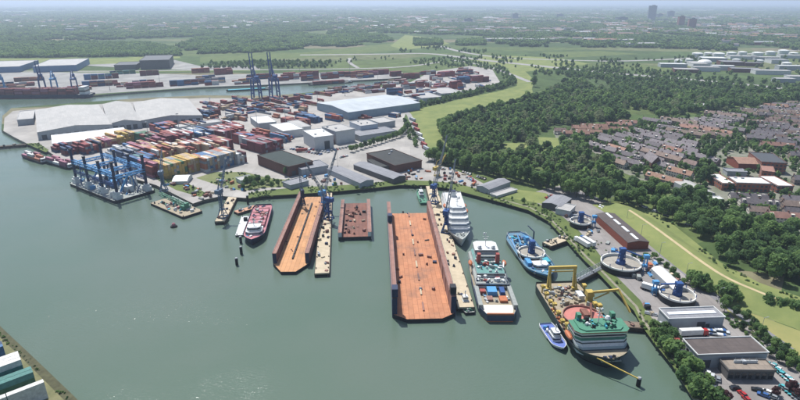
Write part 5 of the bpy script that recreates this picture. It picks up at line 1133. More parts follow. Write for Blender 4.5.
# ---- cable barge
t, L = ship('cable_barge', 'blue-decked cable laying barge with round white turntable', 'barge', (548, 282.5), (514, 235.5))
B_ = 19
hull_mb(L, B_, 3.2, .28, 2.4, .22, .45, .9, 1.6, .9).build('hull', [mat('hull_greygreen', '#5c6a68', .6, .25, .4), M_NAVY, mat('deck_blue', '#5a7f97', .8, .3, .4), M_LTBLUE], t)
carousel(t, L * .05, -.3, 2.35, 8.4, 3.2, True, None, 9, pi)
tier(t, 'deck_house', L * .24, L * .34, 9, 2.4, 3, M_WHITE, .5, 0); MB().box(L * .20, 5.5, 2.35, 6, 4, 2.4).build('deck_container', M_TURQ, t); MB().box(L * .21, -5.5, 2.35, 7, 3, 2.4).build('deck_container', M_LTBLUE, t)
for i in range(4): MB().beam((-L * .12, -7 + i * 4.6, 2.35), (-L * .30, -6 + i * 4, 6 if i in (1, 2) else 4), .7).build('cable_chute', M_LTBLUE, t)
clutter(t, 34, -L * .40, -L * .12, -6, 6, 2.35, 50, [M_LTBLUE, M_DKBLUE, M_WALLG, M_TURQ, M_DECKG], 3, 2.4); clutter(t, 16, L * .22, L * .42, -6, 6, 2.35, 51, [M_LTBLUE, M_TURQ, M_WHITE, M_DKBLUE], 2, 1.4)
MB().beam((-L * .18, 6, 2.4), (-L * .18, 6, 12), .7).beam((-L * .18, 6, 12), (-L * .28, 4, 13.4), .5).build('deck_crane', M_NAVY, t); mast(t, L * .3, 0, 5.4, 5)
rails(t, [(-L * .44, -6.5), (L * .2, -B_ / 2 + .5), (L * .2, B_ / 2 - .5), (-L * .44, 6.5)], 3.2)
# ---- green and white construction ship with yellow gantry
t, L = ship('construction_ship', 'green and white offshore construction ship with yellow gantry and round red deck', 'ship', (611, 374), (555, 290))
B_ = 25.5
hull_mb(L, B_, 5.6, .22, 3.0, .06, .9, .82, 2.2, 1.0).build('hull', [mat('hull_dark_green', '#2c3a38', .6, .25, .5), M_HULLB, M_DECKBG, MATS['hull_dark_green']], t)
mb = MB(); mb.lathe([(9.4, 4.4), (9.4, 6.4), (8.9, 6.6), (3, 6.9), (3, 6.2), (.01, 6.2)], n=36); c_ = mb.build('round_deck', mat('round_red_deck', '#b4736a', .8, .2, .4), t, (L * .02, .3, 0))
MB().lathe([(9.5, 5.8), (9.7, 7.6), (9.3, 7.6), (9.2, 6.6)], n=36).build('deck_rim', M_RUSTP, c_); MB().box(-2, 2, 6.9, 6, 3.4, 1.4).build('hatch', M_RUSTD, c_)
MB().beam((3, 3, 6.9), (-6, 6, 10.5), 1, .8).build('chute', M_RUSTD, c_)
# gantry at the stern
gx = -L * .40; g_ = MB()
for s in (-1, 1):
    g_.beam((gx, s * 7.2, 4.4), (gx, s * 6.8, 18), 1.3, 1.3); g_.beam((gx + 6, s * 7.2, 4.4), (gx + 1, s * 6.9, 14), .7); g_.box(gx, s * 7.2, 4.4, 4, 3, 2)
g_.beam((gx, -7.6, 18), (gx, 7.6, 18), 1.4, 1.6); g_.beam((gx, -6, 15.6), (gx, 6, 15.6), .5); g_.build('gantry', M_YEL, t)
for i in range(5): MB().beam((-L * .33 + i * 5, B_ / 2 - 1.6, 4.4), (-L * .33 + i * 5, B_ / 2 - 1.6, 10 - i % 2 * 2), .7).box(-L * .33 + i * 5, B_ / 2 - 2, 9 - i % 2 * 2, 2.4, 2, 1.2).build('davit', M_YEL, t)
for i in range(7): MB().beam((-L * .36 + i * 6, -B_ / 2 + 1.6, 4.4), (-L * .36 + i * 6, -B_ / 2 + 1.6, 9.5 - i % 3), .6).box(-L * .36 + i * 6, -B_ / 2 + 2, 8 - i % 3, 2, 2, 1.2).build('davit', M_YEL, t)
# knuckle crane on the shore side
k_ = MB(); kx = -L * .2; ky = B_ / 2 - 3; k_.beam((kx, ky, 4.4), (kx, ky, 9), 2.4, 2.4); k_.box(kx, ky, 9, 3.4, 3.4, 2.6); k_.beam((kx, ky, 10.6), (kx + 8, ky + 11, 16.5), 1.1, 1.1); k_.beam((kx + 8, ky + 11, 16.5), (kx + 16.5, ky + 14, 8.5), .8, .8); k_.beam((kx + 2, ky + 2, 8), (kx + 5.5, ky + 7.5, 13.6), .6)
k_.build('knuckle_crane', M_YEL, t)
# superstructure
M_TG = mat('ship_teal_grey', '#97a5a3', .5, .12, .5)
tier(t, 'deck_house', L * .19, L * .385, B_ * .93, 4.1, 2.8, M_TG, 1.6, 0, wz=.5, wh=.2); tier(t, 'deck_house', L * .19, L * .36, B_ * .93, 6.9, 2.7, M_WHITE, 1.2, 0, wz=.5, wh=.2)
tier(t, 'green_band', L * .185, L * .345, B_ * .95, 9.6, 1.0, M_GREEN, .8, 0, win=False, top=M_GREEN); br = tier(t, 'bridge', L * .20, L * .338, B_ * .96, 10.7, 2.5, M_WHITE, -.9, 0, top=M_GREEN, wz=.3, wh=.4)
tier(br, 'bridge_visor', L * .195, L * .345, B_ * .99, 13.2, .5, M_ORANGE, 0, 0, win=False, top=M_GREEN); tier(br, 'bridge_roof', L * .20, L * .33, B_ * .8, 13.71, .5, M_GREEN, 0, 0, win=False, top=M_GREEN)
clutter(br, 22, L * .2, L * .31, -9, 9, 14.22, 64, [M_GREEN, M_WHITE, M_GREEN, M_TURQ, M_BLACK], 2.6, 1.8)
for s in (-1, 1): MB().box(L * .20, s * 8, 9.7, 3, 2.2, 7.5, taper=.85).build('funnel', M_GREEN, t)
mast(t, L * .25, 0, 14.5, 7.5, M_WHITE); MB().lathe([(.01, 14.4), (1.2, 14.6), (1.4, 15.6), (.8, 16.6), (.01, 16.8)], L * .23, -5, 12).build('satellite_dome', M_BLACK, t)
MB().lathe([(.01, 14.4), (1.2, 14.6), (1.4, 15.6), (.8, 16.6), (.01, 16.8)], L * .23, 5, 12).build('satellite_dome', M_WHITE, t)
for s in (-1, 1): lifeboat(t, L * .24, s * (B_ / 2 + .1), 6.6, 7.5)
MB().box(L * .455, 0, 5.4, 4, 9, .4).build('fore_deck', M_DECKG, t); clutter(t, 12, L * .44, L * .47, -4, 4, 5.8, 60, [M_DECKG, M_BLACK, M_WHITE, M_NAVY], 1.8, 1.1)
clutter(t, 70, -L * .46, -L * .16, -9.5, 9.5, 4.4, 61, [M_YEL, M_DECKBG, M_WALLG, M_RUSTP, M_DECKG, M_WALLG, M_DECKBG], 3, 2.6); clutter(t, 30, -L * .14, L * .14, -B_ / 2 + 1.2, -B_ / 2 + 3, 4.4, 62, [M_YEL, M_RUSTP, M_DECKBG, M_ORANGE], 2.2, 2)
clutter(t, 18, -L * .1, L * .14, B_ / 2 - 3, B_ / 2 - 1.2, 4.4, 63, [M_YEL, M_TURQ, M_GREEN, M_WHITE], 2.4, 2.4); MB().box(-L * .27, 7, 4.4, 6, 3, 3).build('deck_container', M_WHITE, t)
# yellow spar from the bow to the dolphin
A = gp(597, 357, 7); Bq = gp(638, 379, 4.5); mb = MB(); mb.beam((A[0], A[1], 6.5), (Bq[0], Bq[1], 4.7), .45); mb.build('mooring_spar', M_YEL, label='thin yellow spar reaching from the green ship to the lone dolphin', cat='spar')
# ---- smaller craft
def workboat(label, bow, stern, B_, mh, md, mhouse, house=(.0, .25), D=2, boot=None, extra=None, name='workboat', cat='boat'):
    t, L = ship(name, label, cat, bow, stern); hull_mb(L, B_, D, .3, 2.2, .1, .85, .85, 1, .7).build('hull', [mh, boot or M_HULLB, md, mh], t)
    if house: tier(t, 'wheel_house', L * house[0], L * house[1], B_ * .55, D - .7, 2.4, mhouse, .4, 0); tier(t, 'bridge', L * (house[0] + .05), L * (house[1] - .04), B_ * .45, D + 1.7, 2.1, mhouse, .2, 0); mast(t, L * (house[0] + house[1]) / 2, 0, D + 3.8, 3.2, None, False)
    if extra: clutter(t, extra[0], -L * .4, L * house[0] - 1 if house else L * .35, -B_ * .32, B_ * .32, D - .68, extra[1], extra[2], extra[3], extra[4])
    return t, L
workboat('small blue and white crew boat alongside the green ship', (563, 353), (545, 326), 7.5, M_WHITE, mat('crewboat_deck', '#5c6fae', .7, .2), M_WHITE, (-.1, .2), 1.9, M_NAVY, (8, 70, [M_DKBLUE, M_LTBLUE, M_WHITE], 1.8, 1.6))
workboat('small grey workboat at the end of the long jetty', (462, 299), (470, 315), 6, M_HULLB, M_DECKG, M_WHITE, (.0, .3), 1.6, None, (9, 71, [M_DECKG, M_WALLG, M_GREEN], 1.6, 1.4))
workboat('small green tug near the shore end of the long jetty', (419, 192), (424, 205), 6.5, M_GREEN, M_GREEN, M_WHITE, (-.05, .25), 2, None, (5, 72, [M_GREEN, M_DECKG], 1.4, 1))
t, L = ship('cargo_ship', 'pink-red decked ship with white bridge facing the basin', 'ship', (252, 247), (264, 209))
hull_mb(L, 15, 4.2, .24, 2.4, .12, .8, .84, 1.4, 1).build('hull', [M_NAVY, M_HULLB, M_PINK, M_NAVY], t)
MB().box(-L * .12, 0, 3.3, L * .5, 11, 1.8).build('hatch_cover', M_PINK, t)
for i in range(5): MB().box(-L * .33 + i * L * .105, 0, 5.12, .5, 11.2, .3).build('hatch_seam', M_RUSTP, t)
tier(t, 'deck_house', L * .2, L * .36, 11, 3.3, 2.8, M_WHITE, .8, 0); tier(t, 'bridge', L * .22, L * .33, 9, 6.1, 2.6, M_WHITE, .4, 0); mast(t, L * .27, 0, 8.7, 4); clutter(t, 20, L * .14, L * .42, -5, 5, 3.4, 73, [M_WHITE, M_PINK, M_LTBLUE, M_DECKG], 2, 2); clutter(t, 34, -L * .4, L * .12, -5, 5, 5.1, 74, [M_PINK, M_RUSTP, M_WHITE, M_DECKG, M_NAVY], 2.6, 1)
def flat_barge(label, px, z, mh, md, name='pontoon', cat='pontoon', group=None):
    cx, cy, W, D, a = rect(*px, z); t = thing(name, label, cat, (cx, cy, 0), a, group)
    k = min(W, D) * .06; MB().prism([(-W / 2 + k, -D / 2), (W / 2 - k, -D / 2), (W / 2, -D / 2 + k), (W / 2, D / 2 - k), (W / 2 - k, D / 2), (-W / 2 + k, D / 2), (-W / 2, D / 2 - k), (-W / 2, -D / 2 + k)], -1, z, 0, 1).build('hull', [mh, md], t)
    for x in (-W / 2 + 1, W / 2 - 1):
        for y in (-D / 2 + 1, D / 2 - 1): MB().tube((x, y, z), (x, y, z + .7), .3, .38, 7).build('bollard', M_BLACK, t)
    return t, W, D
t, W_, D_ = flat_barge('white flat pontoon beside the pink-decked ship', [(236, 235), (245, 235), (249, 216), (241, 216)], 1.4, M_WALLD, M_WALLW); MB().box(1, D_ * .25, 1.41, 2.6, 2.4, 2.2).build('hut', M_BLACK, t)
t, W_, D_ = flat_barge('flat work barge with a lowered green lattice crane by the wharf', [(182, 217.5), (200, 211), (170, 196), (153, 203)], 2, M_HULLB, M_DECKBG, 'crane_barge', 'barge')
mb = MB(); mb.box(2, -D_ * .22, 2.01, 6, 5, 3.4); mb.box(2, -D_ * .22 - 2, 5.4, 3, 2.4, 2); mb.build('crane_house', M_GREEN, t); MB().lattice((2, -D_ * .2, 5), (-1, D_ * .42, 8.5), 2, .2, 9).build('lattice_boom', M_GREEN, t); MB().lattice((4.5, -D_ * .3, 4), (5, D_ * .3, 5), 1.6, .18, 8).build('spare_boom', MATS['pale_green_paint'], t)
clutter(t, 40, -W_ * .42, W_ * .42, -D_ * .42, D_ * .42, 2.01, 80, [M_GREEN, M_TURQ, M_WHITE, M_PINK, M_DECKG, M_HULLB], 3, 2)
# container barges at the terminal point
for i, (bow, st, lb) in enumerate([((24, 156), (47, 163.5), 'small container barge with orange boxes at the terminal point, front one'), ((49, 162), (74, 169), 'small container barge with white boxes behind the front one')]):
    t, L = ship('container_barge', lb, 'barge', bow, st); hull_mb(L, 10, 2.2, .16, 2.4, .1, .85, .9, .6, .6).build('hull', [M_HULLB, M_HULLB, M_DECKG, M_HULLB], t); tier(t, 'wheel_house', -L * .46, -L * .38, 7, 1.7, 3.4, M_WHITE, .2, 0)
    for r_ in range(3):
        for c_ in range(3):
            for z_ in range(1 + (r_ + c_ + i) % 2): load(t, -L * .25 + r_ * max(12.4, L * .22), -3 + c_ * 3, 1.7 + z_ * 2.62, cg.choice(['orange', 'white', 'pink', 'white', 'orange', 'grey'] if i == 0 else ['white', 'white', 'grey', 'pink']), ['the front barge at the terminal point', 'the rear barge at the terminal point'][i])
# ships of the canal
t, L = ship('container_ship', 'red-laden container ship at the far quay, left edge of the canal', 'ship', (-18, 98), (93, 97)); hull_mb(L, 22, 6, .14, 2.4, .05, .9, .85, 2, 1).build('hull', [M_NAVY, M_REDP, M_DECKG, M_NAVY], t)
for r_ in range(10):
    for c_ in range(7):
        for z_ in range(3 + (r_ * 3 + c_) % 2): load(t, -L * .33 + r_ * 14, -8.4 + c_ * 2.8, 5.2 + z_ * 2.62, cg.choice(['red', 'maroon', 'red', 'pink', 'maroon', 'brown']))
tier(t, 'deck_house', -L * .46, -L * .4, 16, 5.2, 10, M_WHITE, 0, 0); tier(t, 'bridge', -L * .455, -L * .405, 20, 15.2, 2.8, M_WHITE, 0, 0)
t, L = ship('barge', 'long dark river barge passing along the canal', 'barge', (226, 91.5), (272, 89)); hull_mb(L, 10, 2.2, .12, 2.4, .08, .85, .9, .5, .6).build('hull', [M_HULLB, M_HULLB, M_DECKG, M_HULLB], t); tier(t, 'wheel_house', -L * .46, -L * .41, 7, 1.7, 3.4, M_WHITE, .2, 0); MB().box(L * .05, 0, 1.7, L * .8, 8, 1.2).build('hatch_cover', M_TURQ, t)
t, L = ship('barge', 'red laden barge under the far canal quay', 'barge', (308, 85.5), (352, 82.5)); hull_mb(L, 11, 2.2, .12, 2.4, .08, .85, .9, .5, .6).build('hull', [M_HULLB, M_HULLB, M_DECKG, M_HULLB], t); tier(t, 'wheel_house', -L * .46, -L * .41, 7, 1.7, 3.4, M_WHITE, .2, 0)
for r_ in range(5):
    for c_ in range(3): load(t, -L * .25 + r_ * 13, -3 + c_ * 2.8, 1.7, cg.choice(['red', 'maroon', 'dark blue', 'red'])); load(t, -L * .25 + r_ * 13, -3 + c_ * 2.8, 4.32, cg.choice(['red', 'maroon', 'red']))
# ---- crane pontoon with blue columns at the terminal quay
t, W_, D_ = flat_barge('dark crane pontoon with tall blue columns and white deckhouses at the terminal quay', [(73, 183), (114, 202.5), (151, 190), (110, 172)], 2.4, M_HULLB, M_DECKG, 'crane_pontoon', 'crane pontoon')
hw, hd = W_ / 2, D_ / 2; cols = []
for i, fx in enumerate((-.88, -.3, .3, .88)):
    for s in (-.72, .72):
        x, y = fx * hw, s * hd; MB().box(x, y, 2.41, 6.5, 5, 3.6).build('deck_house', M_WHITE, t); MB().box(x, y, 6.02, 4, 3.6, 2).build('deck_house', M_WHITE, t)
        c_ = MB().box(x, y, 8.03, 1.7, 1.7, 24 if i in (0, 3) else 21).build('column', M_NAVY, t); MB().box(x, y, 32.05 if i in (0, 3) else 29.05, 2.1, 2.1, 1).build('column_cap', M_HULLB, c_)
for s in (-.72, .72):
    y = s * hd; MB().lattice((-.88 * hw, y, 22), (.88 * hw, y, 22), 2.6, .28, 12).build('truss_girder', M_LTBLUE, t)
for fx in (-.88, -.3, .3, .88): MB().lattice((fx * hw, -.72 * hd, 20), (fx * hw, .72 * hd, 20), 2.2, .26, 6).build('cross_girder', M_LTBLUE, t)
for s in (-.72, .72): MB().lattice((-.88 * hw, s * hd, 13), (.88 * hw, s * hd, 13), 1.8, .2, 16).build('truss_girder', M_DKBLUE, t)
for fx in (-.6, 0, .6): MB().beam((fx * hw, -.3 * hd, 2.4), (fx * hw + 4, .2 * hd, 19), 1.4).build('derrick', M_LTBLUE, t); MB().box(fx * hw, .1 * hd, 2.41, 9, 6, 5).build('winch_house', M_WHITE if fx else M_LTBLUE, t)
pg = random.Random(4)
for i in range(46):
    x, y = pg.uniform(-.9, .9) * hw, pg.uniform(-.8, .8) * hd; MB().beam((x, y, 2.4), (x + pg.uniform(-6, 6), y + pg.uniform(-4, 4), pg.uniform(9, 21)), pg.uniform(.4, .9)).build('brace', pg.choice([M_LTBLUE, M_NAVY, M_WHITE, M_DKBLUE]), t)
clutter(t, 90, -hw * .9, hw * .9, -hd * .85, hd * .85, 2.41, 90, [M_WHITE, M_LTBLUE, M_WHITE, M_NAVY, M_DECKG], 4, 4)

rest.build('container_stacks', [CMAT[k] for k in keys], kind='stuff', label='mass of stacked shipping containers in the terminal yards and aboard ships', cat='containers')
# ================================================================== cranes
def sts_crane(label, px, ang, h, m, boom_up=True, k=1.0, group=None):
    X, Y = gp(*px); t = thing('quay_crane', label, 'crane', (X, Y, GZ), R(ang), group); G, Wd = 15 * k, 13 * k
    for sx in (-1, 1):
        for sy in (-1, 1): MB().beam((sx * G / 2, sy * Wd / 2, 0), (sx * G / 2, sy * Wd / 2 * .8, h), 1.9 * k, 1.9 * k).build('leg', m, t)
    mb = MB()
    for sx in (-1, 1):
        mb.beam((sx * G / 2, -Wd / 2, 1.5), (sx * G / 2, Wd / 2, 1.5), 1.6); mb.beam((sx * G / 2, -Wd / 2 * .85, h * .9), (sx * G / 2, Wd / 2 * .85, h * .9), 1.6)
    for sy in (-1, 1):
        mb.beam((-G / 2, sy * Wd / 2 * .93, h * .35), (G / 2, sy * Wd / 2 * .93, h * .35), 1.6); mb.beam((-G / 2, sy * Wd / 2 * .93, h * .35), (G / 2, sy * Wd / 2 * .85, h * .85), .8)
    mb.build('portal_frame', m, t)
    g_ = MB()
    for sy in (-1, 1): g_.beam((-G * 1.1, sy * 2.4, h), (G / 2 + 2, sy * 2.4, h), 1.4, 2.2)
    g_.build('girder', m, t); MB().box(-G * .5, 0, h + 1.2, 9 * k, 6, 4.5).build('machine_house', M_WALLG if m != M_DKBLUE else m, t)
    a = MB(); bl = 40 * k
    ap = (G * .42, 0, h + 16 * k)
    for sy in (-1, 1): a.beam((G / 2, sy * 3, h), (ap[0], sy * 1, ap[2]), 1.0); a.beam((-G * .4, sy * 3, h), (ap[0], sy * 1, ap[2]), .6)
    a.build('apex_frame', m, t)
    b = MB(); q = R(80) if boom_up else R(4)
    tip = (G / 2 + 2 + cos(q) * bl, h + sin(q) * bl)
    for sy in (-1, 1): b.beam((G / 2 + 2, sy * 2.2, h), (tip[0], sy * 2.2, tip[1]), 1.2, 1.8)
    for i in range(1, 7): f = i / 6; b.beam((G / 2 + 2 + (tip[0] - G / 2 - 2) * f, -2.2, h + (tip[1] - h) * f), (G / 2 + 2 + (tip[0] - G / 2 - 2) * f, 2.2, h + (tip[1] - h) * f), .6)
    b.build('boom', m, t); st = MB(); f = .7
    st.beam(ap, (G / 2 + 2 + (tip[0] - G / 2 - 2) * f, 0, h + (tip[1] - h) * f), .4); st.beam(ap, (-G, 0, h + 1), .4); st.build('stay', m, t)
    return t
sts_crane('dark blue quay crane with raised boom on the near canal quay, left one', (257, 100), 120, 33, M_DKBLUE); sts_crane('dark blue quay crane with raised boom on the near canal quay, right one', (275, 98.5), 120, 33, M_DKBLUE)
for i, x in enumerate((3, 44, 56, 76)):
    sts_crane('pale blue quay crane at the red-laden container ship, ' + ['at the left edge', 'first of three from the left', 'middle of the three', 'last of three, nearest the deckhouse'][i], (x, 93), -62, 26, M_DKBLUE if i % 2 else M_LTBLUE, i == 1, .75, 'quay cranes at the far quay')
def jib_crane(label, px, ang, h, jl, jang, m, zb=GZ, mj=None, base=5.5, cab=1.0):
    X, Y = gp(*px, zb); t = thing('harbour_crane', label, 'crane', (X, Y, zb), R(ang)); p = MB(); b = base / 2
    for sx in (-1, 1):
        for sy in (-1, 1): p.beam((sx * b, sy * b, 0), (sx * b * .45, sy * b * .45, 6), .6)
    for s in (-1, 1): p.beam((-b, s * b, .5), (b, s * b, .5), .6); p.beam((s * b, -b, .5), (s * b, b, .5), .6)
    p.box(0, 0, 5.8, base * .6, base * .6, .6); p.build('portal', m, t); MB().lattice((0, 0, 6.4), (0, 0, h), 2.2, .2, 6).tube((0, 0, 6.4), (0, 0, h), .75, n=8).build('tower', m, t)
    c = MB(); c.box(-1.2, 0, h, 6 * cab, 3.4 * cab, 3 * cab); c.build('cab', m, t); MB().box(2.2 * cab, .9, h + .6, .9, 1.5, 1.6).build('cab_window', M_GLASS, t); q = R(jang)
    tip = (1.6 + cos(q) * jl, 0, h + 2 + sin(q) * jl); MB().lattice((1.6, 0, h + 1.5), tip, 1.5, .13, 12, 0, .6).build('jib', mj or m, t)
    a = MB(); a.beam((-1.4, 0, h + 3 * cab), (-.4, 0, h + 8), .4); a.beam((-2.6, 0, h + 3 * cab), (-.4, 0, h + 8), .3); a.beam((-.4, 0, h + 8), (tip[0] * .9, 0, tip[2] * .9 + h * .1), .16); a.build('stay', mj or m, t)
    MB().beam((tip[0], 0, tip[2]), (tip[0], 0, tip[2] - jl * .4), .1).box(tip[0], 0, tip[2] - jl * .4 - .8, .6, .4, .8).build('hook', M_BLACK, t)
    return t
jib_crane('slim grey-blue harbour crane standing on its own short jetty', (223, 217), 75, 19, 22, 62, mat('crane_greyblue', '#5f7286', .6, .2, .5), 2.8)
jib_crane('dockside crane at the shore end of the narrow jetty', (324, 210), 60, 13, 34, 58, M_LTBLUE, 2.6, M_LATT)
jib_crane('tall lattice crane on the narrow jetty beside the small dock', (329, 219), 150, 14, 30, 55, M_DKBLUE, 2.6, M_LATT)
jib_crane('blue dock crane on the long jetty by the white ship', (446, 232), 70, 14, 36, 60, M_DKBLUE, 2.8, M_LATT)
jib_crane('blue dock crane at the shore end of the long jetty', (434, 203), 60, 13, 40, 62, M_DKBLUE, 2.8, M_LATT)
jib_crane('grey quay crane behind the crane pontoon', (164, 191), 100, 15, 20, 55, MATS['crane_greyblue'], GZ)
jib_crane('small yellow crane in the equipment yard below the avenue', (437, 176), 40, 6, 14, 50, M_YEL, GZ, None, 4)
jib_crane('dock crane riding the far end of the orange floored dock', (303, 205), 110, 11, 16, 65, M_NAVY, 4, M_LATT, 3.4, .7)
for x, y, th, r, rot, lb in [(620, 268, 11.5, 11.4, -.25, 'large cable turntable with blue tower on the quay by the brick shed'), (580, 226, 9, 7.2, -.1, 'smaller cable turntable with blue towers above the lorries'), (676, 300, 9, 9, 2.6, 'blue cable turntable at the near end of the white tent')]:
    X, Y = gp(x, y); t = thing('cable_turntable', lb, 'turntable', (X, Y, GZ)); carousel(t, 0, 0, .05, r, 4.3, True, None, th, rot)

# ================================================================== light masts
lm = MB(); lm.tube((0, 0, 0), (0, 0, 26), .35, .18, 6); lm.box(0, 0, 26, 3.2, .7, .6); lm.box(0, 0, 26.6, .7, 2.6, .4); lm.box(0, 0, 0, 1.2, 1.2, .8); LM = lm.mesh('light_mast', M_GREY)
for i, (x, y) in enumerate([(150, 146), (196, 150), (232, 141), (258, 134), (286, 127), (305, 118), (240, 114), (270, 106), (318, 109), (345, 96), (212, 117), (180, 136), (378, 88), (430, 80), (470, 78), (110, 90), (160, 84), (215, 79), (300, 76), (350, 75)]):
    place(LM, 'light_mast', None, (*gp(x, y), GZ), .65, label='tall slim light mast rising over the container yards', cat='light mast', group='light masts of the container yards')
sp = MB(); sp.tube((0, 0, 0), (0, 0, 9), .14, .09, 6); sp.beam((0, 0, 8.9), (1.8, 0, 9.2), .14); sp.box(1.9, 0, 9.1, .9, .35, .16); SP = sp.mesh('street_lamp', M_GREY)
for x, y, a in along(smooth(gps([(560, 187), (600, 199), (625, 214), (642, 233), (660, 252), (690, 276), (716, 298), (745, 318), (790, 350)])), 28):
    place(SP, 'street_lamp', None, (x + sin(a) * 3.4, y - cos(a) * 3.4, GZ), a + pi / 2, label='slim grey street lamp along the road behind the brick shed', cat='street lamp', group='street lamps of the dike road')
# ================================================================== vehicles
PAINT = {k: mat('car_' + k, v, .3, .06, 1, spec=.5) for k, v in {'white': '#d8dadb', 'black': '#1f2124', 'red': '#9b2a28', 'grey': '#83888c', 'blue': '#35588c', 'silver': '#b4b8ba', 'teal': '#4aa0a6'}.items()}
M_TYRE = mat('tyre', '#1b1b1c', .9, .1, 2)
def car_meshes():
    b = MB(); L, W = 4.4, 1.8
    prof = [(-2.2, .35), (-2.2, .85), (-2.05, 1.0), (1.0, .98), (2.0, .8), (2.2, .6), (2.2, .35)]
    n = len(prof); V = [(x, s * W / 2, z) for s in (-1, 1) for x, z in prof]
    b.add(V, [tuple(range(n)), tuple(range(n, 2 * n))[::-1]] + [(i, n + i, n + (i + 1) % n, (i + 1) % n) for i in range(n)])
    c = MB(); lo = [(-1.95, 1.0), (1.05, .98)]; up = [(-1.5, 1.48), (.2, 1.48)]
    V = [(x, s * .82, z) for s in (-1, 1) for x, z in lo] + [(x, s * .66, z) for s in (-1, 1) for x, z in up]
    c.add(V, [(0, 1, 5, 4), (2, 6, 7, 3), (0, 4, 6, 2), (1, 3, 7, 5)], 0)
    r = MB(); r.box(-.65, 0, 1.485, 1.72, 1.34, .05)
    w_ = MB(); w_.tube((0, -.11, 0), (0, .11, 0), .32, n=8)
    return b, c, r, w_.mesh('wheel', M_TYRE)
cb, cc, cr_, CWH = car_meshes(); CBODY = {k: cb.mesh('body', m) for k, m in PAINT.items()}; CROOF = {k: cr_.mesh('roof', m) for k, m in PAINT.items()}; CGL = cc.mesh('cabin_glass', M_GLASS)
vg = random.Random(12)
def car(x, y, ang, c, where, z=GZ + .1, van=False):
    t = thing('van' if van else 'car', c + (' van ' if van else ' car ') + where, 'van' if van else 'car', (x, y, z), ang, '%s %s %s' % (c, 'vans' if van else 'cars', where))
    for me_, nm in ((CBODY[c], 'body'), (CGL, 'cabin_glass'), (CROOF[c], 'roof')):
        o = place(me_, nm, t)
        if van: o.scale = (1.2, 1.1, 1.35)
    for sx in (-1.35, 1.35):
        for sy in (-.85, .85): place(CWH, 'wheel', t, (sx * (1.2 if van else 1), sy * (1.1 if van else 1), .32))
    return t
def lorry(px, ang, c, box, label, L=12, z=GZ + .1):
    X, Y = gp(*px) if isinstance(px, tuple) else px
    t = thing('lorry', label, 'lorry', (X, Y, z), R(ang)); MB().box(L / 2 + 1.6, 0, .5, 2.2, 2.4, 2.7, taper=.93).build('cab', PAINT.get(c) or c, t); MB().box(L / 2 + 2.66, 0, 1.9, .12, 2.1, .9).build('windscreen', M_GLASS, t)
    MB().box(0, 0, 1.1, L, 2.5, 2.7).build('trailer_box', box, t); MB().box(.8, 0, .7, L + 1, 1, .35).build('chassis', M_BLACK, t)
    for x in (-L / 2 + 1, -L / 2 + 2.3, -L / 2 + 3.6, L / 2 + 1.6):
        for s in (-1, 1): o = place(CWH, 'wheel', t, (x, s * 1.05, .5)); o.scale = (1.5, 1.5, 1.5)
    return t
COLS = ['white', 'black', 'grey', 'silver', 'blue', 'red', 'grey', 'black', 'white']
def row(a_, b_, n, head, where, cols=COLS, keep=.85, van=False):
    A, B_ = gp(*a_), gp(*b_)
    for i in range(n):
        if vg.random() > keep: continue
        f = (i + .5) / n; car(A[0] + (B_[0] - A[0]) * f, A[1] + (B_[1] - A[1]) * f, R(head + vg.uniform(-3, 3)) + (pi if vg.random() < .4 else 0), vg.choice(cols), where, van=van)
for x, y, h, c in [(735, 389, 5, 'black'), (742, 395, 100, 'red'), (746, 400, 95, 'red'), (757, 391, 150, 'black'), (763, 396, 140, 'blue'), (766, 393, 140, 'white'), (772, 398, 140, 'grey'), (708, 374, 60, 'white'), (712, 377, 60, 'silver'), (710, 381, 50, 'grey'), (714, 384, 50, 'black'), (708, 386, 20, 'white'), (713, 389, 20, 'white'), (718, 380, 60, 'grey')]:
    car(*gp(x, y), R(h), c, 'on the car park around the glass office')
row((706, 332), (728, 335), 8, 75, 'parked before the light grey warehouse', ['white', 'silver', 'white', 'blue'], 1, True)
row((771, 365), (800, 391), 13, 125, 'in the teal row along the right edge', ['teal', 'teal', 'teal', 'white', 'silver'], 1)
row((783, 388), (802, 404), 6, 125, 'in the short teal row below the right edge row', ['teal', 'teal', 'grey'], 1)
row((671, 341), (682, 350), 4, 60, 'between warehouse and bank', ['red', 'white', 'red', 'blue'], 1, True)
lorry((690, 336), 5, 'red', M_WHITE, 'white tank lorry with red cab between the two grey warehouses', 11)
lorry((675, 347), 60, 'white', M_REDP, 'short red lorry on the bank side of the brown-roofed warehouse', 6)
lorry((583, 245.5), 110, 'white', M_TRIM, 'left of two white lorries parked side by side in the cable yard', 11); lorry((588.5, 244.5), 110, 'blue', M_TRIM, 'right of two white lorries parked side by side in the cable yard', 11)
lorry((650, 291), -40, 'blue', M_TRIM, 'white trailer lorry standing left of the white tent', 9)
for i, (x, y, h) in enumerate([(413, 121, 115), (415, 126, 115), (417, 131, 112), (419.5, 136, 112), (421.5, 141, 112), (424, 146, 112), (426, 150, 112)]):
    lorry((x, y), h, vg.choice(['white', 'red', 'blue']), vg.choice([M_WHITE, M_WALLG, M_REDP, M_ORANGE]), 'lorry in the queue on the road beside the grass dike, ' + ['farthest', 'second from the far end', 'third from the far end', 'middle', 'third from the near end', 'second from the near end', 'nearest'][i])
row((290, 149), (322, 155), 12, 50, 'on the car park between brick hall and white cube'); row((296, 147), (330, 153), 12, 50, 'on the second car park row by the white cube')
row((327, 152), (350, 147), 8, 120, 'parked below the tall white block'); row((333, 160), (352, 155), 8, 40, 'parked behind the grey workshops', ['red', 'grey', 'white', 'red'])
row((462, 172), (486, 180), 10, 60, 'in the equipment yard below the avenue'); row((466, 177), (478, 184), 6, 70, 'in the equipment yard near the grey shed')
row((596, 205), (604, 209), 3, 60, 'near the top of the brick shed', ['blue', 'white'])
row((545, 199), (553, 196), 3, 100, 'beside the grey shed at the bank')
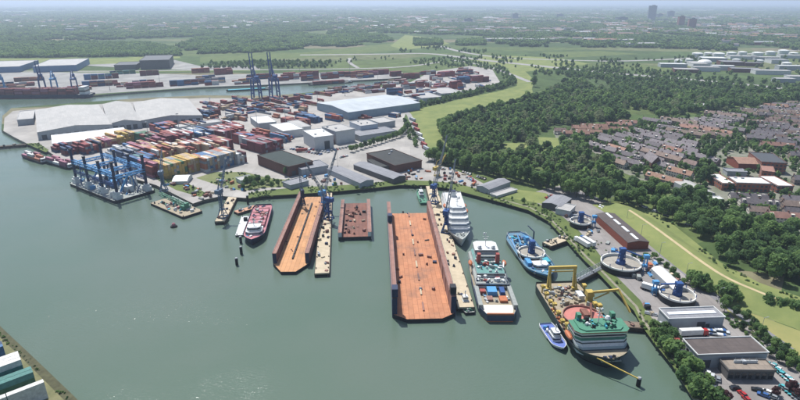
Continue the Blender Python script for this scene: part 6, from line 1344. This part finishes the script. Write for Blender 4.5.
row((612, 248), (622, 258), 4, 60, 'between brick shed and turntable', ['black', 'grey', 'blue'])
row((717, 170), (720, 180), 6, 110, 'beside the left school block'); row((725, 190), (765, 189), 16, 90, 'on the school car park', COLS, .8)
row((640, 206), (690, 226), 14, -45, 'on the lane behind the dike', COLS, .35)
for i, (x, y, h) in enumerate([(222, 134, 50), (228, 124, -40), (240, 111, -40), (255, 105, 50), (280, 100, 30), (300, 104, -40), (320, 101, -40), (236, 129, 50), (330, 112, -40), (345, 93, 28), (265, 120, 50), (288, 140, 50), (302, 152, 10), (252, 143, 50)]):
    lorry((x, y), h, vg.choice(['white', 'blue', 'red']), vg.choice([M_WHITE, M_ORANGE, M_REDP, M_WALLG, M_DKBLUE]), 'terminal lorry driving ' + ['between the red stacks', 'past the narrow white shed', 'among the loose rows at the back', 'towards the dark blue quay cranes', 'along the near canal quay', 'between the loose yard rows, centre', 'left of the pale blue hall', 'behind the blue topped stack', 'at the corner of the pale blue hall', 'by the right end of the canal', 'left of the white roofed block', 'below the white roofed block', 'in front of the tall white cube', 'beside the magenta stack'][i])
# ================================================================== yard stock
def stock(px, n, seed, words, mats, smax=4.5, hmax=2.2):
    Pw = gps(px); g_ = random.Random(seed); x0, x1 = min(p[0] for p in Pw), max(p[0] for p in Pw); y0, y1 = min(p[1] for p in Pw), max(p[1] for p in Pw); k = 0; tries = 0
    while k < n and tries < 4000:
        tries += 1; x, y = g_.uniform(x0, x1), g_.uniform(y0, y1)
        if not inpoly(x, y, Pw): continue
        k += 1; m = g_.choice(mats); q = g_.random(); mb = MB(); L, W_, H = g_.uniform(1.5, smax), g_.uniform(1.2, smax * .5), g_.uniform(.6, hmax)
        if q < .5:
            mb.box(0, 0, .15, L, W_, H); 
            for s in (-.35, 0, .35): mb.box(s * L, 0, 0, .2, W_ * .95, .149)
            nm, cat = 'crate', 'crate'
        elif q < .8:
            r = .35; L *= 1.6
            for j, (yy, zz) in enumerate([(-.75, r), (0, r), (.75, r), (-.37, r * 2.8), (.37, r * 2.8)]): mb.tube((-L / 2, yy, zz), (L / 2, yy, zz), r, n=7)
            nm, cat = 'pipe_bundle', 'pipes'
        else:
            r = g_.uniform(.8, 1.4)
            for s in (-.7, .7): mb.tube((s - .1, 0, r), (s + .1, 0, r), r, n=14)
            mb.tube((-.6, 0, r), (.6, 0, r), r * .6, n=12); nm, cat = 'cable_reel', 'reel'
        mb.build(nm, m, None, (x, y, GZ + .06), g_.uniform(0, 3.1), label={'crate': 'low boxed load', 'pipe_bundle': 'bundle of pipes', 'cable_reel': 'wooden cable reel'}[nm] + ' ' + words, cat=cat, group='%s %s' % (nm.replace('_', ' ') + 's', words))
MS = [M_RUSTP, M_DECKG, M_WALLG, M_ORANGE, M_RUSTD, M_HULLB, M_CONC, M_LTBLUE]
stock([(604, 240), (626, 256), (648, 262), (660, 285), (640, 290), (622, 282)], 22, 1, 'in the cable yard around the large turntable', MS)
stock([(560, 212), (580, 215), (600, 232), (610, 246), (598, 246), (575, 226)], 16, 2, 'in the upper cable yard', MS)
stock([(432, 166), (452, 169), (474, 178), (484, 186), (462, 186), (440, 180)], 34, 3, 'in the equipment yard below the avenue', MS + [M_YEL, M_REDP])
stock([(160, 184), (176, 182), (205, 190), (222, 196), (204, 200), (180, 194)], 24, 4, 'on the wharf behind the crane barge', MS)
stock([(228, 190), (246, 192), (240, 184), (222, 180), (210, 182)], 14, 5, 'on the wharf behind the slim crane', MS)
stock([(300, 178), (330, 186), (350, 186), (330, 178), (315, 172)], 16, 6, 'between wharf house and grey workshops', MS)
stock([(376, 182), (420, 180), (430, 172), (412, 166), (404, 178)], 22, 7, 'beside the long workshop near the jetty root', MS)
stock([(654, 262), (664, 262), (670, 268), (692, 300), (704, 318), (690, 305), (660, 298), (648, 285)], 10, 8, 'beside the white tent', MS)
stock([(644, 306), (652, 304), (662, 322), (672, 340), (664, 336)], 14, 9, 'behind the bank shrubs', MS + [M_REDP])
# ================================================================== air
def haze():
    mb = MB(); mb.box(0, 22000, -3.2, 80000, 48000, 175)
    m = bpy.data.materials.new('haze_air'); m.use_nodes = True; t = m.node_tree; t.nodes.clear()
    v = t.nodes.new('ShaderNodeVolumePrincipled'); v.inputs['Color'].default_value = (.69, .82, 1.0, 1); v.inputs['Density'].default_value = HAZE
    v.inputs['Anisotropy'].default_value = .25
    o_ = t.nodes.new('ShaderNodeOutputMaterial'); t.links.new(v.outputs[0], o_.inputs['Volume'])
    mb.build('haze', m, kind='stuff', label='thin pale blue summer haze over the whole port', cat='haze')
HAZE = 1.15e-4
haze()
